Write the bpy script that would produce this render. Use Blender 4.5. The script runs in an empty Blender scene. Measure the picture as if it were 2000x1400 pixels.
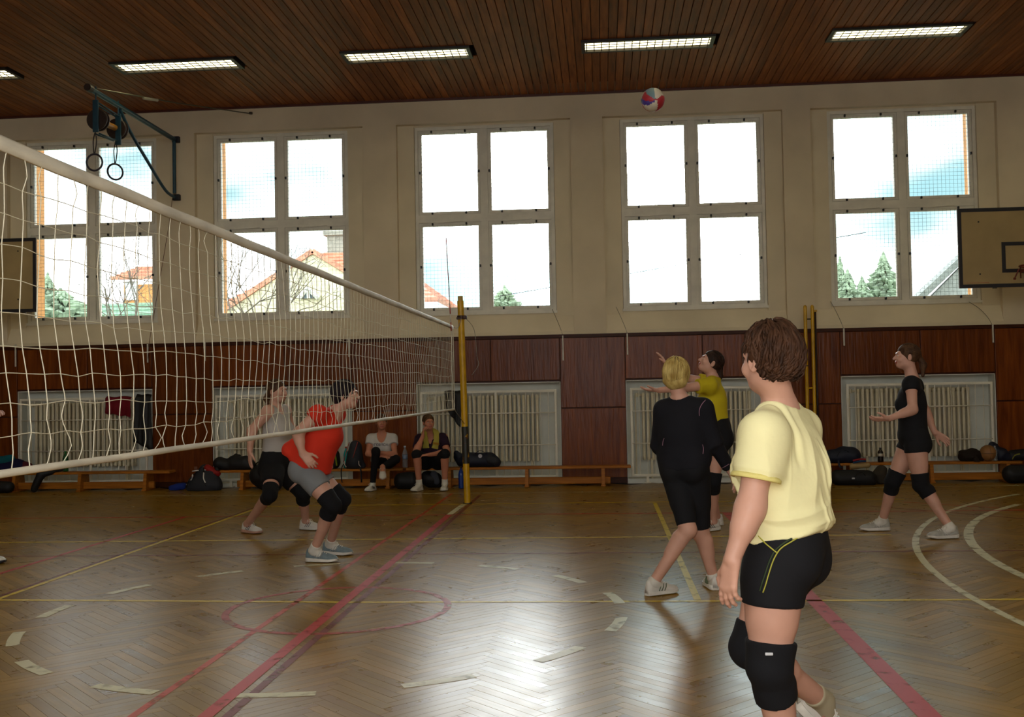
import bpy, bmesh, math, random
import numpy as np
from mathutils import Vector, Matrix, Euler
random.seed(7); np.random.seed(7)
C = bpy.context.scene.collection
SC = bpy.context.scene
PI = math.pi

# ------------------------------------------------------------------ camera
FOC = 2037.44                       # focal length in pixels of the 2000 x 1400 frame
CAM = np.array([1.76835, -0.84037, 1.45609])
YAW, PITCH, ROLL = 0.08591, 0.02986, -0.01805
_f = np.array([-math.sin(YAW)*math.cos(PITCH), math.cos(YAW)*math.cos(PITCH), math.sin(PITCH)])
_r = np.array([math.cos(YAW), math.sin(YAW), 0.0]); _u = np.cross(_r, _f)
R_ = math.cos(ROLL)*_r + math.sin(ROLL)*_u
U_ = -math.sin(ROLL)*_r + math.cos(ROLL)*_u
F_ = _f
cd = bpy.data.cameras.new('camera'); cam = bpy.data.objects.new('camera', cd); C.objects.link(cam)
cd.sensor_fit = 'HORIZONTAL'; cd.sensor_width = 36.0; cd.lens = 36.0*FOC/2000.0
cd.clip_start = 0.05; cd.clip_end = 500
M = Matrix(((R_[0], U_[0], -F_[0], CAM[0]), (R_[1], U_[1], -F_[1], CAM[1]), (R_[2], U_[2], -F_[2], CAM[2]), (0, 0, 0, 1)))
cam.matrix_world = M
SC.camera = cam

# ------------------------------------------------------------------ sky, lights, exposure
SC.view_settings.view_transform = 'Standard'
SC.view_settings.look = 'None'
SC.view_settings.exposure = 1.05
SC.view_settings.gamma = 1.0
SC.view_settings.use_curve_mapping = False
SKY_STRENGTH = 0.95
LAMP_STRENGTH = 2.6
FLASH_POWER = 140.0
w = bpy.data.worlds.new('overcast_sky'); SC.world = w; w.use_nodes = True
nt = w.node_tree; nt.nodes.clear()
wo = nt.nodes.new('ShaderNodeOutputWorld'); bg = nt.nodes.new('ShaderNodeBackground')
tc = nt.nodes.new('ShaderNodeTexCoord'); mp = nt.nodes.new('ShaderNodeMapping')
mp.inputs['Scale'].default_value = (1.6, 1.6, 3.6); mp.inputs['Location'].default_value = (0.0, 0.2, 0.1)
nz = nt.nodes.new('ShaderNodeTexNoise'); nz.inputs['Scale'].default_value = 1.7; nz.inputs['Detail'].default_value = 4
rp = nt.nodes.new('ShaderNodeValToRGB')
rp.color_ramp.elements[0].position = 0.36; rp.color_ramp.elements[0].color = (0.42, 0.72, 0.78, 1)
rp.color_ramp.elements[1].position = 0.50; rp.color_ramp.elements[1].color = (0.98, 1.0, 1.0, 1)
nt.links.new(tc.outputs['Generated'], mp.inputs['Vector']); nt.links.new(mp.outputs['Vector'], nz.inputs['Vector'])
nt.links.new(nz.outputs['Fac'], rp.inputs['Fac']); nt.links.new(rp.outputs['Color'], bg.inputs['Color'])
bg.inputs['Strength'].default_value = SKY_STRENGTH
# the veiled sun: a broad bright glow low in the clouds ahead
vd = nt.nodes.new('ShaderNodeVectorMath'); vd.operation = 'DOT_PRODUCT'; vd.inputs[1].default_value = (0.03, 0.965, 0.26)
nv = nt.nodes.new('ShaderNodeVectorMath'); nv.operation = 'NORMALIZE'; nt.links.new(tc.outputs['Generated'], nv.inputs[0]); nt.links.new(nv.outputs[0], vd.inputs[0])
gr = nt.nodes.new('ShaderNodeMapRange'); gr.interpolation_type = 'SMOOTHSTEP'; gr.inputs['From Min'].default_value = 0.963; gr.inputs['From Max'].default_value = 1.0
gr.inputs['To Min'].default_value = 1.0; gr.inputs['To Max'].default_value = 6.5
nt.links.new(vd.outputs['Value'], gr.inputs['Value'])
sm_ = nt.nodes.new('ShaderNodeMath'); sm_.operation = 'MULTIPLY'; sm_.inputs[1].default_value = SKY_STRENGTH; cl_ = nt.nodes.new('ShaderNodeMapRange'); cl_.inputs['From Min'].default_value = 0.38; cl_.inputs['From Max'].default_value = 0.60; cl_.inputs['To Min'].default_value = 0.75; cl_.inputs['To Max'].default_value = 3.6
nt.links.new(nz.outputs['Fac'], cl_.inputs['Value']); cm_ = nt.nodes.new('ShaderNodeMath'); cm_.operation = 'MULTIPLY'; nt.links.new(gr.outputs[0], cm_.inputs[0]); nt.links.new(cl_.outputs[0], cm_.inputs[1])
nt.links.new(cm_.outputs[0], sm_.inputs[0]); nt.links.new(sm_.outputs[0], bg.inputs['Strength'])
nt.links.new(bg.outputs['Background'], wo.inputs['Surface'])
# the camera's own flash, just above the lens
fl = bpy.data.lights.new('camera_flash', 'POINT'); fl.energy = FLASH_POWER; fl.shadow_soft_size = 0.02; fl.color = (1.0, 0.97, 0.92)
flo = bpy.data.objects.new('camera_flash', fl); C.objects.link(flo); flo.location = Vector(CAM) + Vector(U_)*0.06 - Vector(R_)*0.03

# ------------------------------------------------------------------ helpers
def ray(px, py):
    return F_ + (px-1000)/FOC*R_ + (700-py)/FOC*U_
def at(px, py, Y):
    """world point seen at a photograph pixel on the plane y = Y"""
    d = ray(px, py); t = (Y-CAM[1])/d[1]
    return CAM + t*d
def az(px, py, z):
    """world point seen at a photograph pixel at depth z along the view axis"""
    return CAM + z*ray(px, py)
def onz(px, py, Z=0.0):
    d = ray(px, py); t = (Z-CAM[2])/d[2]
    return CAM + t*d
def srgb(h):
    if isinstance(h, str):
        h = h.lstrip('#'); h = [int(h[i:i+2], 16)/255 for i in (0, 2, 4)]
    return tuple((c/12.92 if c <= 0.04045 else ((c+0.055)/1.055)**2.4) for c in h)
MATS = {}
def mat(name, col, rough=0.6, metal=0.0, var=0.12, scale=6.0, bump=0.0, bscale=40.0, stretch=(1, 1, 1), spec=0.5, coat=0.0, emit=0, sheen=0.0, sss=0.0):
    if name in MATS: return MATS[name]
    m = bpy.data.materials.new(name); m.use_nodes = True
    n = m.node_tree.nodes; l = m.node_tree.links; b = n['Principled BSDF']
    c = srgb(col)
    b.inputs['Roughness'].default_value = rough; b.inputs['Metallic'].default_value = metal
    b.inputs['Specular IOR Level'].default_value = spec
    b.inputs['Coat Weight'].default_value = coat
    b.inputs['Sheen Weight'].default_value = sheen
    if sss:
        b.inputs['Subsurface Weight'].default_value = sss; b.inputs['Subsurface Radius'].default_value = (0.02, 0.008, 0.004); b.inputs['Subsurface Scale'].default_value = 0.5
    t = n.new('ShaderNodeTexCoord'); mp = n.new('ShaderNodeMapping'); mp.inputs['Scale'].default_value = stretch
    l.new(t.outputs['Object'], mp.inputs['Vector'])
    z = n.new('ShaderNodeTexNoise'); z.inputs['Scale'].default_value = scale; z.inputs['Detail'].default_value = 5
    l.new(mp.outputs['Vector'], z.inputs['Vector'])
    r = n.new('ShaderNodeValToRGB')
    lo = [max(0, x*(1-var*1.6)) for x in c]; hi = [min(1, x*(1+var*1.6)) for x in c]
    r.color_ramp.elements[0].position = 0.3; r.color_ramp.elements[1].position = 0.7
    r.color_ramp.elements[0].color = (*lo, 1); r.color_ramp.elements[1].color = (*hi, 1)
    l.new(z.outputs['Fac'], r.inputs['Fac']); l.new(r.outputs['Color'], b.inputs['Base Color'])
    if bump:
        z2 = n.new('ShaderNodeTexNoise'); z2.inputs['Scale'].default_value = bscale; z2.inputs['Detail'].default_value = 3
        l.new(mp.outputs['Vector'], z2.inputs['Vector'])
        bp = n.new('ShaderNodeBump'); bp.inputs['Strength'].default_value = bump; bp.inputs['Distance'].default_value = 0.01
        l.new(z2.outputs['Fac'], bp.inputs['Height']); l.new(bp.outputs['Normal'], b.inputs['Normal'])
    if emit:
        b.inputs['Emission Color'].default_value = (*c, 1); b.inputs['Emission Strength'].default_value = emit
    MATS[name] = m
    return m

class MB:
    """collects shapes, links them as ONE mesh object"""
    def __init__(s): s.v = []; s.f = []; s.m = []; s.n = 0
    def add(s, v, f, mi=0):
        v = np.asarray(v, float); s.v.append(v); s.f += [tuple(i+s.n for i in q) for q in f]; s.m += [mi]*len(f); s.n += len(v); return s
    def box(s, c, d, rot=None, mi=0):
        x, y, z = np.array(d)/2
        v = np.array([(-x,-y,-z),(x,-y,-z),(x,y,-z),(-x,y,-z),(-x,-y,z),(x,-y,z),(x,y,z),(-x,y,z)])
        if rot is not None: v = v @ np.array(rot).T
        return s.add(v+np.array(c), [(0,3,2,1),(4,5,6,7),(0,1,5,4),(1,2,6,5),(2,3,7,6),(3,0,4,7)], mi)
    def bb(s, x0, x1, y0, y1, z0, z1, mi=0):
        return s.box(((x0+x1)/2, (y0+y1)/2, (z0+z1)/2), (abs(x1-x0), abs(y1-y0), abs(z1-z0)), None, mi)
    def bevbox(s, c, d, b=0.01, rot=None, mi=0):
        """box with chamfered edges"""
        x, y, z = np.array(d)/2; b = min(b, x*.9, y*.9, z*.9)
        bm = bmesh.new(); bmesh.ops.create_cube(bm, size=1.0)
        for vv in bm.verts: vv.co = Vector((vv.co.x*2*x, vv.co.y*2*y, vv.co.z*2*z))
        bmesh.ops.bevel(bm, geom=bm.edges[:], offset=b, segments=2, affect='EDGES', profile=0.5)
        bm.verts.index_update()
        v = np.array([vv.co[:] for vv in bm.verts]); f = [[q.index for q in ff.verts] for ff in bm.faces]; bm.free()
        if rot is not None: v = v @ np.array(rot).T
        return s.add(v+np.array(c), f, mi)
    def tube(s, pts, r, n=8, cap=True, closed=False, mi=0, flat=1.0):
        P = np.asarray(pts, float); k = len(P); rr = np.broadcast_to(np.asarray(r, float), (k,))
        T = np.zeros_like(P)
        if closed: T = np.roll(P, -1, 0)-np.roll(P, 1, 0)
        else:
            T[1:-1] = P[2:]-P[:-2]; T[0] = P[1]-P[0]; T[-1] = P[-1]-P[-2]
        T /= np.linalg.norm(T, axis=1)[:, None]+1e-12
        a = np.array([0, 0, 1.0]) if abs(T[0][2]) < 0.9 else np.array([1.0, 0, 0])
        u = np.cross(T[0], a); u /= np.linalg.norm(u)
        V = []; th = np.arange(n)*2*PI/n
        for i in range(k):
            u = u-T[i]*(u@T[i]); u /= np.linalg.norm(u)+1e-12; wv = np.cross(T[i], u)
            V.append(P[i]+rr[i]*(np.cos(th)[:, None]*u+flat*np.sin(th)[:, None]*wv))
        F = []
        for i in range(k if closed else k-1):
            j = (i+1) % k
            for q in range(n): F.append((i*n+q, i*n+(q+1) % n, j*n+(q+1) % n, j*n+q))
        if cap and not closed: F.append(tuple(range(n))[::-1]); F.append(tuple((k-1)*n+q for q in range(n)))
        return s.add(np.concatenate(V), F, mi)
    def lathe(s, prof, c=(0, 0, 0), n=20, rot=None, mi=0):
        """profile (r, z) spun about z"""
        th = np.arange(n)*2*PI/n; V = []; F = []
        for r, z in prof: V.append(np.stack([r*np.cos(th), r*np.sin(th), np.full(n, z)], -1))
        for i in range(len(prof)-1):
            for q in range(n): F.append((i*n+q, i*n+(q+1) % n, (i+1)*n+(q+1) % n, (i+1)*n+q))
        F.append(tuple(range(n))[::-1]); F.append(tuple((len(prof)-1)*n+q for q in range(n)))
        V = np.concatenate(V)
        if rot is not None: V = V @ np.array(rot).T
        return s.add(V+np.array(c), F, mi)
    def loft(s, rings, cap=True, mi=0):
        k = len(rings); n = len(rings[0]); F = []
        for i in range(k-1):
            for q in range(n): F.append((i*n+q, i*n+(q+1) % n, (i+1)*n+(q+1) % n, (i+1)*n+q))
        if cap: F.append(tuple(range(n))[::-1]); F.append(tuple((k-1)*n+q for q in range(n)))
        return s.add(np.concatenate([np.asarray(x, float) for x in rings]), F, mi)
    def mesh(s, name, mats, smooth=False):
        me = bpy.data.meshes.new(name)
        V = np.concatenate(s.v) if s.v else np.zeros((0, 3))
        me.from_pydata(V.tolist(), [], s.f)
        for m_ in (mats if isinstance(mats, (list, tuple)) else [mats]): me.materials.append(m_)
        if any(s.m): me.polygons.foreach_set('material_index', s.m)
        if smooth: me.polygons.foreach_set('use_smooth', [True]*len(me.polygons))
        me.update(); return me
    def build(s, name, mats, parent=None, smooth=False, loc=None, auto=False):
        me = s.mesh(name, mats, smooth)
        if auto:
            try: me.set_sharp_from_angle(angle=math.radians(40))
            except Exception: pass
        return link(name, me, parent, loc)
def link(name, data, parent=None, loc=None):
    o = bpy.data.objects.new(name, data); C.objects.link(o)
    if parent is not None: o.parent = parent
    if loc is not None: o.location = loc
    return o
def tag(o, label=None, cat=None, group=None, kind=None):
    if label: o['label'] = label
    if cat: o['category'] = cat
    if group: o['group'] = group
    if kind: o['kind'] = kind
    return o
def empty(name, loc=(0, 0, 0), label=None, cat=None, group=None, kind=None):
    o = bpy.data.objects.new(name, None); C.objects.link(o); o.location = Vector([float(q) for q in loc]); o.empty_display_size = 0.1
    return tag(o, label, cat, group, kind)
def rz(a):
    c, s = math.cos(a), math.sin(a); return np.array([[c, -s, 0], [s, c, 0], [0, 0, 1.0]])
def arcpts(c, r, a0, a1, n, z=0.0):
    t = np.linspace(a0, a1, n); return np.stack([c[0]+r*np.cos(t), c[1]+r*np.sin(t), np.full(n, z)], -1)
# ------------------------------------------------------------------ the hall
YF, YB = 15.28, 15.80               # window wall: inner face, outer face
XL, XR, Y0 = -11.5, 10.2, -3.2      # the hall's other walls
ZC = 6.05
WC = [-6.45, -3.30, -0.02, 3.22, 6.38]      # window bays
NC = [-6.52, -3.28, 0.0, 3.25, 6.48]        # radiator niches
ZW = 2.295                           # top of the wood panelling
def plaster_mat():
    m = mat('cream_plaster', '#d5c6a8', rough=0.85, var=0.06, scale=1.2, bump=0.08, bscale=60, spec=0.2)
    return m
PLA = plaster_mat()
PLW = mat('white_niche_paint', '#d2d4ca', rough=0.7, var=0.05, scale=3)
LIGHTPLA = mat('pale_bay_plaster', '#d9cbac', rough=0.8, var=0.05, scale=1.5, spec=0.2)
def wood_panel_mat():
    m = bpy.data.materials.new('dark_panel_veneer'); m.use_nodes = True
    n = m.node_tree.nodes; l = m.node_tree.links; b = n['Principled BSDF']
    g = n.new('ShaderNodeNewGeometry'); mp = n.new('ShaderNodeMapping'); mp.inputs['Scale'].default_value = (14, 14, 1.3)
    oi = n.new('ShaderNodeObjectInfo'); ad = n.new('ShaderNodeVectorMath'); ad.operation = 'ADD'
    l.new(g.outputs['Position'], ad.inputs[0])
    l.new(oi.outputs['Random'], ad.inputs[1]); l.new(ad.outputs[0], mp.inputs['Vector'])
    z = n.new('ShaderNodeTexNoise'); z.inputs['Scale'].default_value = 1.0; z.inputs['Detail'].default_value = 6; z.inputs['Distortion'].default_value = 0.6
    l.new(mp.outputs['Vector'], z.inputs['Vector'])
    r = n.new('ShaderNodeValToRGB'); e = r.color_ramp.elements
    e[0].position = 0.3; e[0].color = (*srgb('#57280c'), 1); e[1].position = 0.72; e[1].color = (*srgb('#7c4013'), 1)
    l.new(z.outputs['Fac'], r.inputs['Fac'])
    hs = n.new('ShaderNodeHueSaturation'); mr = n.new('ShaderNodeMapRange'); mr.inputs['To Min'].default_value = 0.8; mr.inputs['To Max'].default_value = 1.2
    l.new(oi.outputs['Random'], mr.inputs['Value']); l.new(mr.outputs[0], hs.inputs['Value']); l.new(r.outputs['Color'], hs.inputs['Color'])
    l.new(hs.outputs['Color'], b.inputs['Base Color'])
    b.inputs['Roughness'].default_value = 0.27; b.inputs['Specular IOR Level'].default_value = 0.16
    z2 = n.new('ShaderNodeTexNoise'); z2.inputs['Scale'].default_value = 2.2; l.new(mp.outputs['Vector'], z2.inputs['Vector'])
    bp = n.new('ShaderNodeBump'); bp.inputs['Strength'].default_value = 0.25; bp.inputs['Distance'].default_value = 0.02
    l.new(z2.outputs['Fac'], bp.inputs['Height']); l.new(bp.outputs['Normal'], b.inputs['Normal'])
    return m
PANEL = wood_panel_mat()
DARKTRIM = mat('dark_wood_trim', '#3d1c0b', rough=0.45, spec=.15, var=0.2, scale=8, stretch=(1, 1, 6))

wb = MB()
def cell(x0, x1, z0, z1, y=YF, y1=YB, mi=0): wb.bb(x0, x1, y, y1, z0, z1, mi)
RH, RT = 1.37, 5.66                  # half width and top of a bay recess
WH, WB_, WT = 1.105, 2.70, 5.635     # half width, bottom, top of a window
NH, NT, NB = 1.125, 1.57, 0.06
cell(XL, XR, RT, ZC+0.3)
xs = [XL]+[v for c in WC for v in (c-RH, c+RH)]+[XR]
for i in range(0, len(xs), 2): cell(xs[i], xs[i+1], ZW, RT)
for c in WC:                         # the recess: strips beside the window, lintel, splayed sill
    cell(c-RH, c-WH, ZW, RT, YF+0.10, YB, 1); cell(c+WH, c+RH, ZW, RT, YF+0.10, YB, 1)
    cell(c-WH, c+WH, WT, RT, YF+0.12, YB, 1)
    cell(c-WH, c+WH, ZW, WB_-0.05, YF+0.12, YB, 1)
    wb.add([(c-RH, YF-0.012, ZW), (c+RH, YF-0.012, ZW), (c+RH, YF-0.012, ZW+0.05), (c-RH, YF-0.012, ZW+0.05), (c-RH, YF+0.125, WB_-0.05), (c+RH, YF+0.125, WB_-0.05), (c-RH, YF+0.125, ZW), (c+RH, YF+0.125, ZW)],
           [(0, 1, 2, 3), (3, 2, 5, 4), (1, 7, 5, 2), (0, 3, 4, 6)], 1)
xs = [XL]+[v for c in NC for v in (c-NH, c+NH)]+[XR]
for i in range(0, len(xs), 2): cell(xs[i], xs[i+1], 0, NT, YF, YB, 3)
cell(XL, XR, NT, ZW, YF, YB, 3)
for c in NC:
    cell(c-NH, c+NH, NB, NT, YF+0.26, YB, 2); cell(c-NH, c+NH, -0.05, NB, YF, YB, 2)
    t = 0.012                        # white painted lining of the niche
    cell(c-NH, c-NH+t, NB, NT, YF-0.004, YF+0.26, 2); cell(c+NH-t, c+NH, NB, NT, YF-0.004, YF+0.26, 2); cell(c-NH, c+NH, NT-t, NT, YF-0.004, YF+0.26, 2)
wall_back = wb.build('wall_back', [PLA, LIGHTPLA, PLW, DARKTRIM]); tag(wall_back, 'long cream plaster wall with five tall windows above dark wood panelling', 'wall', kind='structure')

# panelling: every board of the wainscot is a part of the wall
def panel(x0, x1, z0, z1, y=YF, d=0.022):
    g = 0.006
    m_ = MB().bevbox(((x0+x1)/2, y-d/2, (z0+z1)/2), (x1-x0-2*g, d, z1-z0-2*g), 0.005)
    m_.build('panel', PANEL, wall_back)
edges = [XL]+[v for c in NC for v in (c-NH, c+NH)]+[XR]
for i in range(0, len(edges), 2):    # piers: two boards one above the other
    x0, x1 = edges[i], edges[i+1]
    n = max(1, round((x1-x0)/1.2))
    for k in range(n):
        a, b = x0+(x1-x0)*k/n, x0+(x1-x0)*(k+1)/n
        panel(a, b, 0.08, 1.155); panel(a, b, 1.16, ZW-0.05)
for c in NC:                         # over the niches: two boards side by side
    panel(c-NH, c+0.05, NT+0.02, ZW-0.05); panel(c+0.05, c+NH, NT+0.02, ZW-0.05)
t = MB(); t.bb(XL, XR, YF-0.034, YF, ZW-0.05, ZW); tag(t.build('trim_1', DARKTRIM), 'dark wood capping rail along the top of the panelling', 'trim', kind='structure')
t = MB()
for i in range(0, len(edges), 2): t.bb(edges[i], edges[i+1], YF-0.03, YF-0.0, 0, 0.075)
o = t.build('baseboard_back', DARKTRIM); tag(o, 'dark wood baseboard under the panelled piers of the window wall', 'baseboard', kind='structure')
# other walls (out of the picture); windows added behind the viewer to light the hall
for nm, b_, lb_ in (('wall_left', (XL-0.3, XL, Y0, YB), 'cream end wall of the hall with brown panelling, far left'), ('wall_right', (XR, XR+0.3, Y0, YB), 'cream end wall of the hall with brown panelling, far right')):
    t = MB(); t.bb(*b_, ZW, ZC+0.3); t.bb(*b_, 0, ZW, 1); tag(t.build(nm, [PLA, PANEL]), lb_, 'wall', kind='structure')
t = MB(); t.bb(XL-0.3, XR+0.3, Y0-0.3, Y0, 0, ZW, 1); t.bb(XL-0.3, XR+0.3, Y0-0.3, Y0, ZW, WB_); t.bb(XL-0.3, XR+0.3, Y0-0.3, Y0, WT, ZC+0.3)
xs = [XL-0.3]+[v for c in WC for v in (c-WH, c+WH)]+[XR+0.3]
for i in range(0, len(xs), 2): t.bb(xs[i], xs[i+1], Y0-0.3, Y0, WB_, WT)
wf_ = t.build('wall_front', [PLA, PANEL]); tag(wf_, 'cream long wall behind the viewer with brown panelling and unseen windows added for light', 'wall', kind='structure')

# ------------------------------------------------------------------ ceiling of narrow stained boards
def board_mat():
    m = bpy.data.materials.new('stained_ceiling_board'); m.use_nodes = True
    n = m.node_tree.nodes; l = m.node_tree.links; b = n['Principled BSDF']
    g = n.new('ShaderNodeNewGeometry'); mp = n.new('ShaderNodeMapping'); mp.inputs['Scale'].default_value = (22, 1.6, 10)
    oi = n.new('ShaderNodeObjectInfo'); l.new(g.outputs['Position'], mp.inputs['Vector'])
    mr0 = n.new('ShaderNodeMath'); mr0.operation = 'MULTIPLY'; mr0.inputs[1].default_value = 37; l.new(oi.outputs['Random'], mr0.inputs[0])
    cmb = n.new('ShaderNodeCombineXYZ'); l.new(mr0.outputs[0], cmb.inputs[1]); l.new(cmb.outputs[0], mp.inputs['Location'])
    z = n.new('ShaderNodeTexNoise'); z.inputs['Scale'].default_value = 1.0; z.inputs['Detail'].default_value = 5; l.new(mp.outputs['Vector'], z.inputs['Vector'])
    r = n.new('ShaderNodeValToRGB'); e = r.color_ramp.elements
    e[0].position = 0.25; e[0].color = (*srgb('#6b3a16'), 1); e[1].position = 0.75; e[1].color = (*srgb('#a5602a'), 1)
    l.new(z.outputs['Fac'], r.inputs['Fac'])
    vo = n.new('ShaderNodeTexVoronoi'); vo.inputs['Scale'].default_value = 0.55; l.new(mp.outputs['Vector'], vo.inputs['Vector'])   # knots
    kr = n.new('ShaderNodeValToRGB'); kr.color_ramp.elements[0].position = 0.02; kr.color_ramp.elements[0].color = (0.35, 0.3, 0.3, 1); kr.color_ramp.elements[1].position = 0.12; kr.color_ramp.elements[1].color = (1, 1, 1, 1)
    l.new(vo.outputs['Distance'], kr.inputs['Fac'])
    mx = n.new('ShaderNodeMix'); mx.data_type = 'RGBA'; mx.blend_type = 'MULTIPLY'; mx.inputs[0].default_value = 1
    l.new(r.outputs['Color'], mx.inputs[6]); l.new(kr.outputs['Color'], mx.inputs[7])
    hs = n.new('ShaderNodeHueSaturation'); mr = n.new('ShaderNodeMapRange'); mr.inputs['To Min'].default_value = 0.72; mr.inputs['To Max'].default_value = 1.18
    l.new(oi.outputs['Random'], mr.inputs['Value']); l.new(mr.outputs[0], hs.inputs['Value']); l.new(mx.outputs[2], hs.inputs['Color'])
    l.new(hs.outputs['Color'], b.inputs['Base Color']); b.inputs['Roughness'].default_value = 0.55; b.inputs['Specular IOR Level'].default_value = 0.15
    return m
BOARD = board_mat()
LX = [-7.26, -4.02, -0.79, 2.46, 5.71, 8.95]
LROWS = [13.07, 8.9, 4.7, 0.5]
LHW, LHD = 0.88, 0.235
t = MB(); t.bb(XL-0.3, XR+0.3, Y0-0.3, YB, ZC+0.16, ZC+0.3)
ceiling = t.build('ceiling', DARKTRIM); tag(ceiling, 'ceiling of narrow brown stained boards with recessed strip lights', 'ceiling', kind='structure')
pitch = 0.112; nb = int((XR-XL)/pitch)
bm_full = MB().bevbox((0, (Y0+YB)/2-0.25, ZC+0.01), (pitch-0.008, YB-Y0-0.5, 0.02), 0.005).mesh('board', BOARD)
cuts = {}
for k in range(nb):
    x = XL+pitch*(k+0.5)
    hit = any(abs(x-lx) < LHW+pitch/2-0.03 for lx in LX)
    if hit:
        if 'cut' not in cuts:
            mb = MB(); ys = [Y0]+[v for r_ in sorted(LROWS) for v in (r_-LHD, r_+LHD)]+[YF]
            for i in range(0, len(ys), 2): mb.bevbox((0, (ys[i]+ys[i+1])/2, ZC+0.01), (pitch-0.008, ys[i+1]-ys[i], 0.02), 0.005)
            cuts['cut'] = mb.mesh('board', BOARD)
        link('board', cuts['cut'], ceiling, (x, 0, 0))
    else: link('board', bm_full, ceiling, (x, 0, 0))
t = MB(); t.bb(XL, XR, YF-0.03, YF, ZC-0.035, ZC); tag(t.build('trim_2', mat('red_brown_cornice', '#4f2418', rough=0.4)), 'thin red brown cornice strip where ceiling meets the window wall', 'trim', kind='structure')

# recessed fluorescent fittings behind a wire guard
LAMPM = bpy.data.materials.new('fluorescent_diffuser'); LAMPM.use_nodes = True
b = LAMPM.node_tree.nodes['Principled BSDF']; b.inputs['Base Color'].default_value = (0.8, 0.8, 0.7, 1)
b.inputs['Emission Color'].default_value = (1.0, 0.9, 0.52, 1); b.inputs['Emission Strength'].default_value = LAMP_STRENGTH
LFR = mat('black_fitting_frame', '#1d130d', rough=0.5)
LGU = mat('guard_wire', '#3c3527', rough=0.5)
def light_meshes():
    fr = MB()
    for sx in (-1, 1): fr.bb(sx*LHW, sx*(LHW-0.05), -LHD, LHD, -0.03, 0.13)
    for sy in (-1, 1): fr.bb(-LHW+0.05, LHW-0.05, sy*LHD, sy*(LHD-0.05), -0.03, 0.13)
    fr.bb(-LHW, LHW, -LHD, LHD, 0.13, 0.15)
    df = MB().bb(-LHW+0.05, LHW-0.05, -LHD+0.05, LHD-0.05, 0.004, 0.02)
    gu = MB()
    for k in range(17): gu.tube([(-LHW+0.07+k*(2*LHW-0.14)/16, -LHD+0.04, -0.012), (-LHW+0.07+k*(2*LHW-0.14)/16, LHD-0.04, -0.012)], 0.007, 4)
    for k in range(4): gu.tube([(-LHW+0.04, -LHD+0.09+k*0.097, -0.014), (LHW-0.04, -LHD+0.09+k*0.097, -0.014)], 0.006, 4)
    return fr.mesh('frame', LFR), df.mesh('diffuser', LAMPM), gu.mesh('wire_guard', LGU)
fm, dm, gm = light_meshes()
LNAME = ['first recessed strip light from the left, cut by the frame edge', 'second recessed strip light from left, above the gymnastic rings bracket', 'third recessed strip light from left, between second and third windows', 'fourth recessed strip light from left, above the flying volleyball', 'rightmost recessed strip light in view, above the window by the backboard', 'recessed strip light past the right edge of the frame']
for ri, ly in enumerate(LROWS):
    for ci, lx in enumerate(LX):
        e = empty('ceiling_light', (lx, ly, ZC), LNAME[ci] if ri == 0 else 'recessed strip light in the rows overhead nearer the viewer, out of frame', 'ceiling light', 'recessed ceiling lights')
        for nm, me in (('frame', fm), ('diffuser', dm), ('wire_guard', gm)): link(nm, me, e)

# ------------------------------------------------------------------ windows
WFR = mat('window_frame_paint', '#dbd6c6', rough=0.55, var=0.06, scale=5)
CLIPM = mat('dark_clip_metal', '#2c2b2a', rough=0.4, metal=0.6)
WIRE = mat('mesh_wire', '#8d9698', rough=0.5, metal=0.3)
def glass_mat():
    m = bpy.data.materials.new('window_glass'); m.use_nodes = True
    n = m.node_tree.nodes; l = m.node_tree.links; n.clear()
    o = n.new('ShaderNodeOutputMaterial'); tr = n.new('ShaderNodeBsdfTransparent'); tr.inputs['Color'].default_value = (0.94, 0.96, 0.96, 1)
    gl = n.new('ShaderNodeBsdfGlossy'); gl.inputs['Roughness'].default_value = 0.02; mx = n.new('ShaderNodeMixShader'); fr = n.new('ShaderNodeFresnel'); fr.inputs['IOR'].default_value = 1.45
    l.new(fr.outputs[0], mx.inputs[0]); l.new(tr.outputs[0], mx.inputs[1]); l.new(gl.outputs[0], mx.inputs[2]); l.new(mx.outputs[0], o.inputs['Surface'])
    return m
GLASS = glass_mat()
OCHRE = mat('ochre_outer_render', '#c58a4c', rough=0.8, var=0.1)
YG = YF+0.20
def ring(mb, x0, x1, z0, z1, t, y0, y1):
    mb.bb(x0, x0+t, y0, y1, z0, z1); mb.bb(x1-t, x1, y0, y1, z0, z1); mb.bb(x0+t, x1-t, y0, y1, z0, z0+t); mb.bb(x0+t, x1-t, y0, y1, z1-t, z1)
ZM0, ZM1 = 4.085, 4.265              # the transom
SX = 0.075                           # half mullion
sash_cache = {}
def sash_meshes(wd, ht):
    k = (round(wd, 3), round(ht, 3))
    if k in sash_cache: return sash_cache[k]
    fr = MB(); ring(fr, 0, wd, 0, ht, 0.055, -0.04, 0.03); ring(fr, 0.012, wd-0.012, 0.012, ht-0.012, 0.02, -0.055, -0.04)
    gl = MB().bb(0.05, wd-0.05, -0.003, 0.003, 0.05, ht-0.05)
    wm = MB(); n = int((wd-0.1)/0.062); mz = int((ht-0.1)/0.062)
    for i in range(1, n+1): wm.tube([(0.05+(wd-0.1)*i/(n+1), -0.052, 0.04), (0.05+(wd-0.1)*i/(n+1), -0.052, ht-0.04)], 0.0016, 4, cap=False)
    for i in range(1, mz+1): wm.tube([(0.04, -0.055, 0.05+(ht-0.1)*i/(mz+1)), (wd-0.04, -0.055, 0.05+(ht-0.1)*i/(mz+1))], 0.0016, 4, cap=False)
    cl = MB().bevbox((0, -0.018, 0), (0.028, 0.036, 0.04), 0.007)
    sash_cache[k] = (fr.mesh('sash', WFR), gl.mesh('pane', GLASS), wm.mesh('wire_mesh', WIRE), cl.mesh('clip', CLIPM))
    return sash_cache[k]
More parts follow.
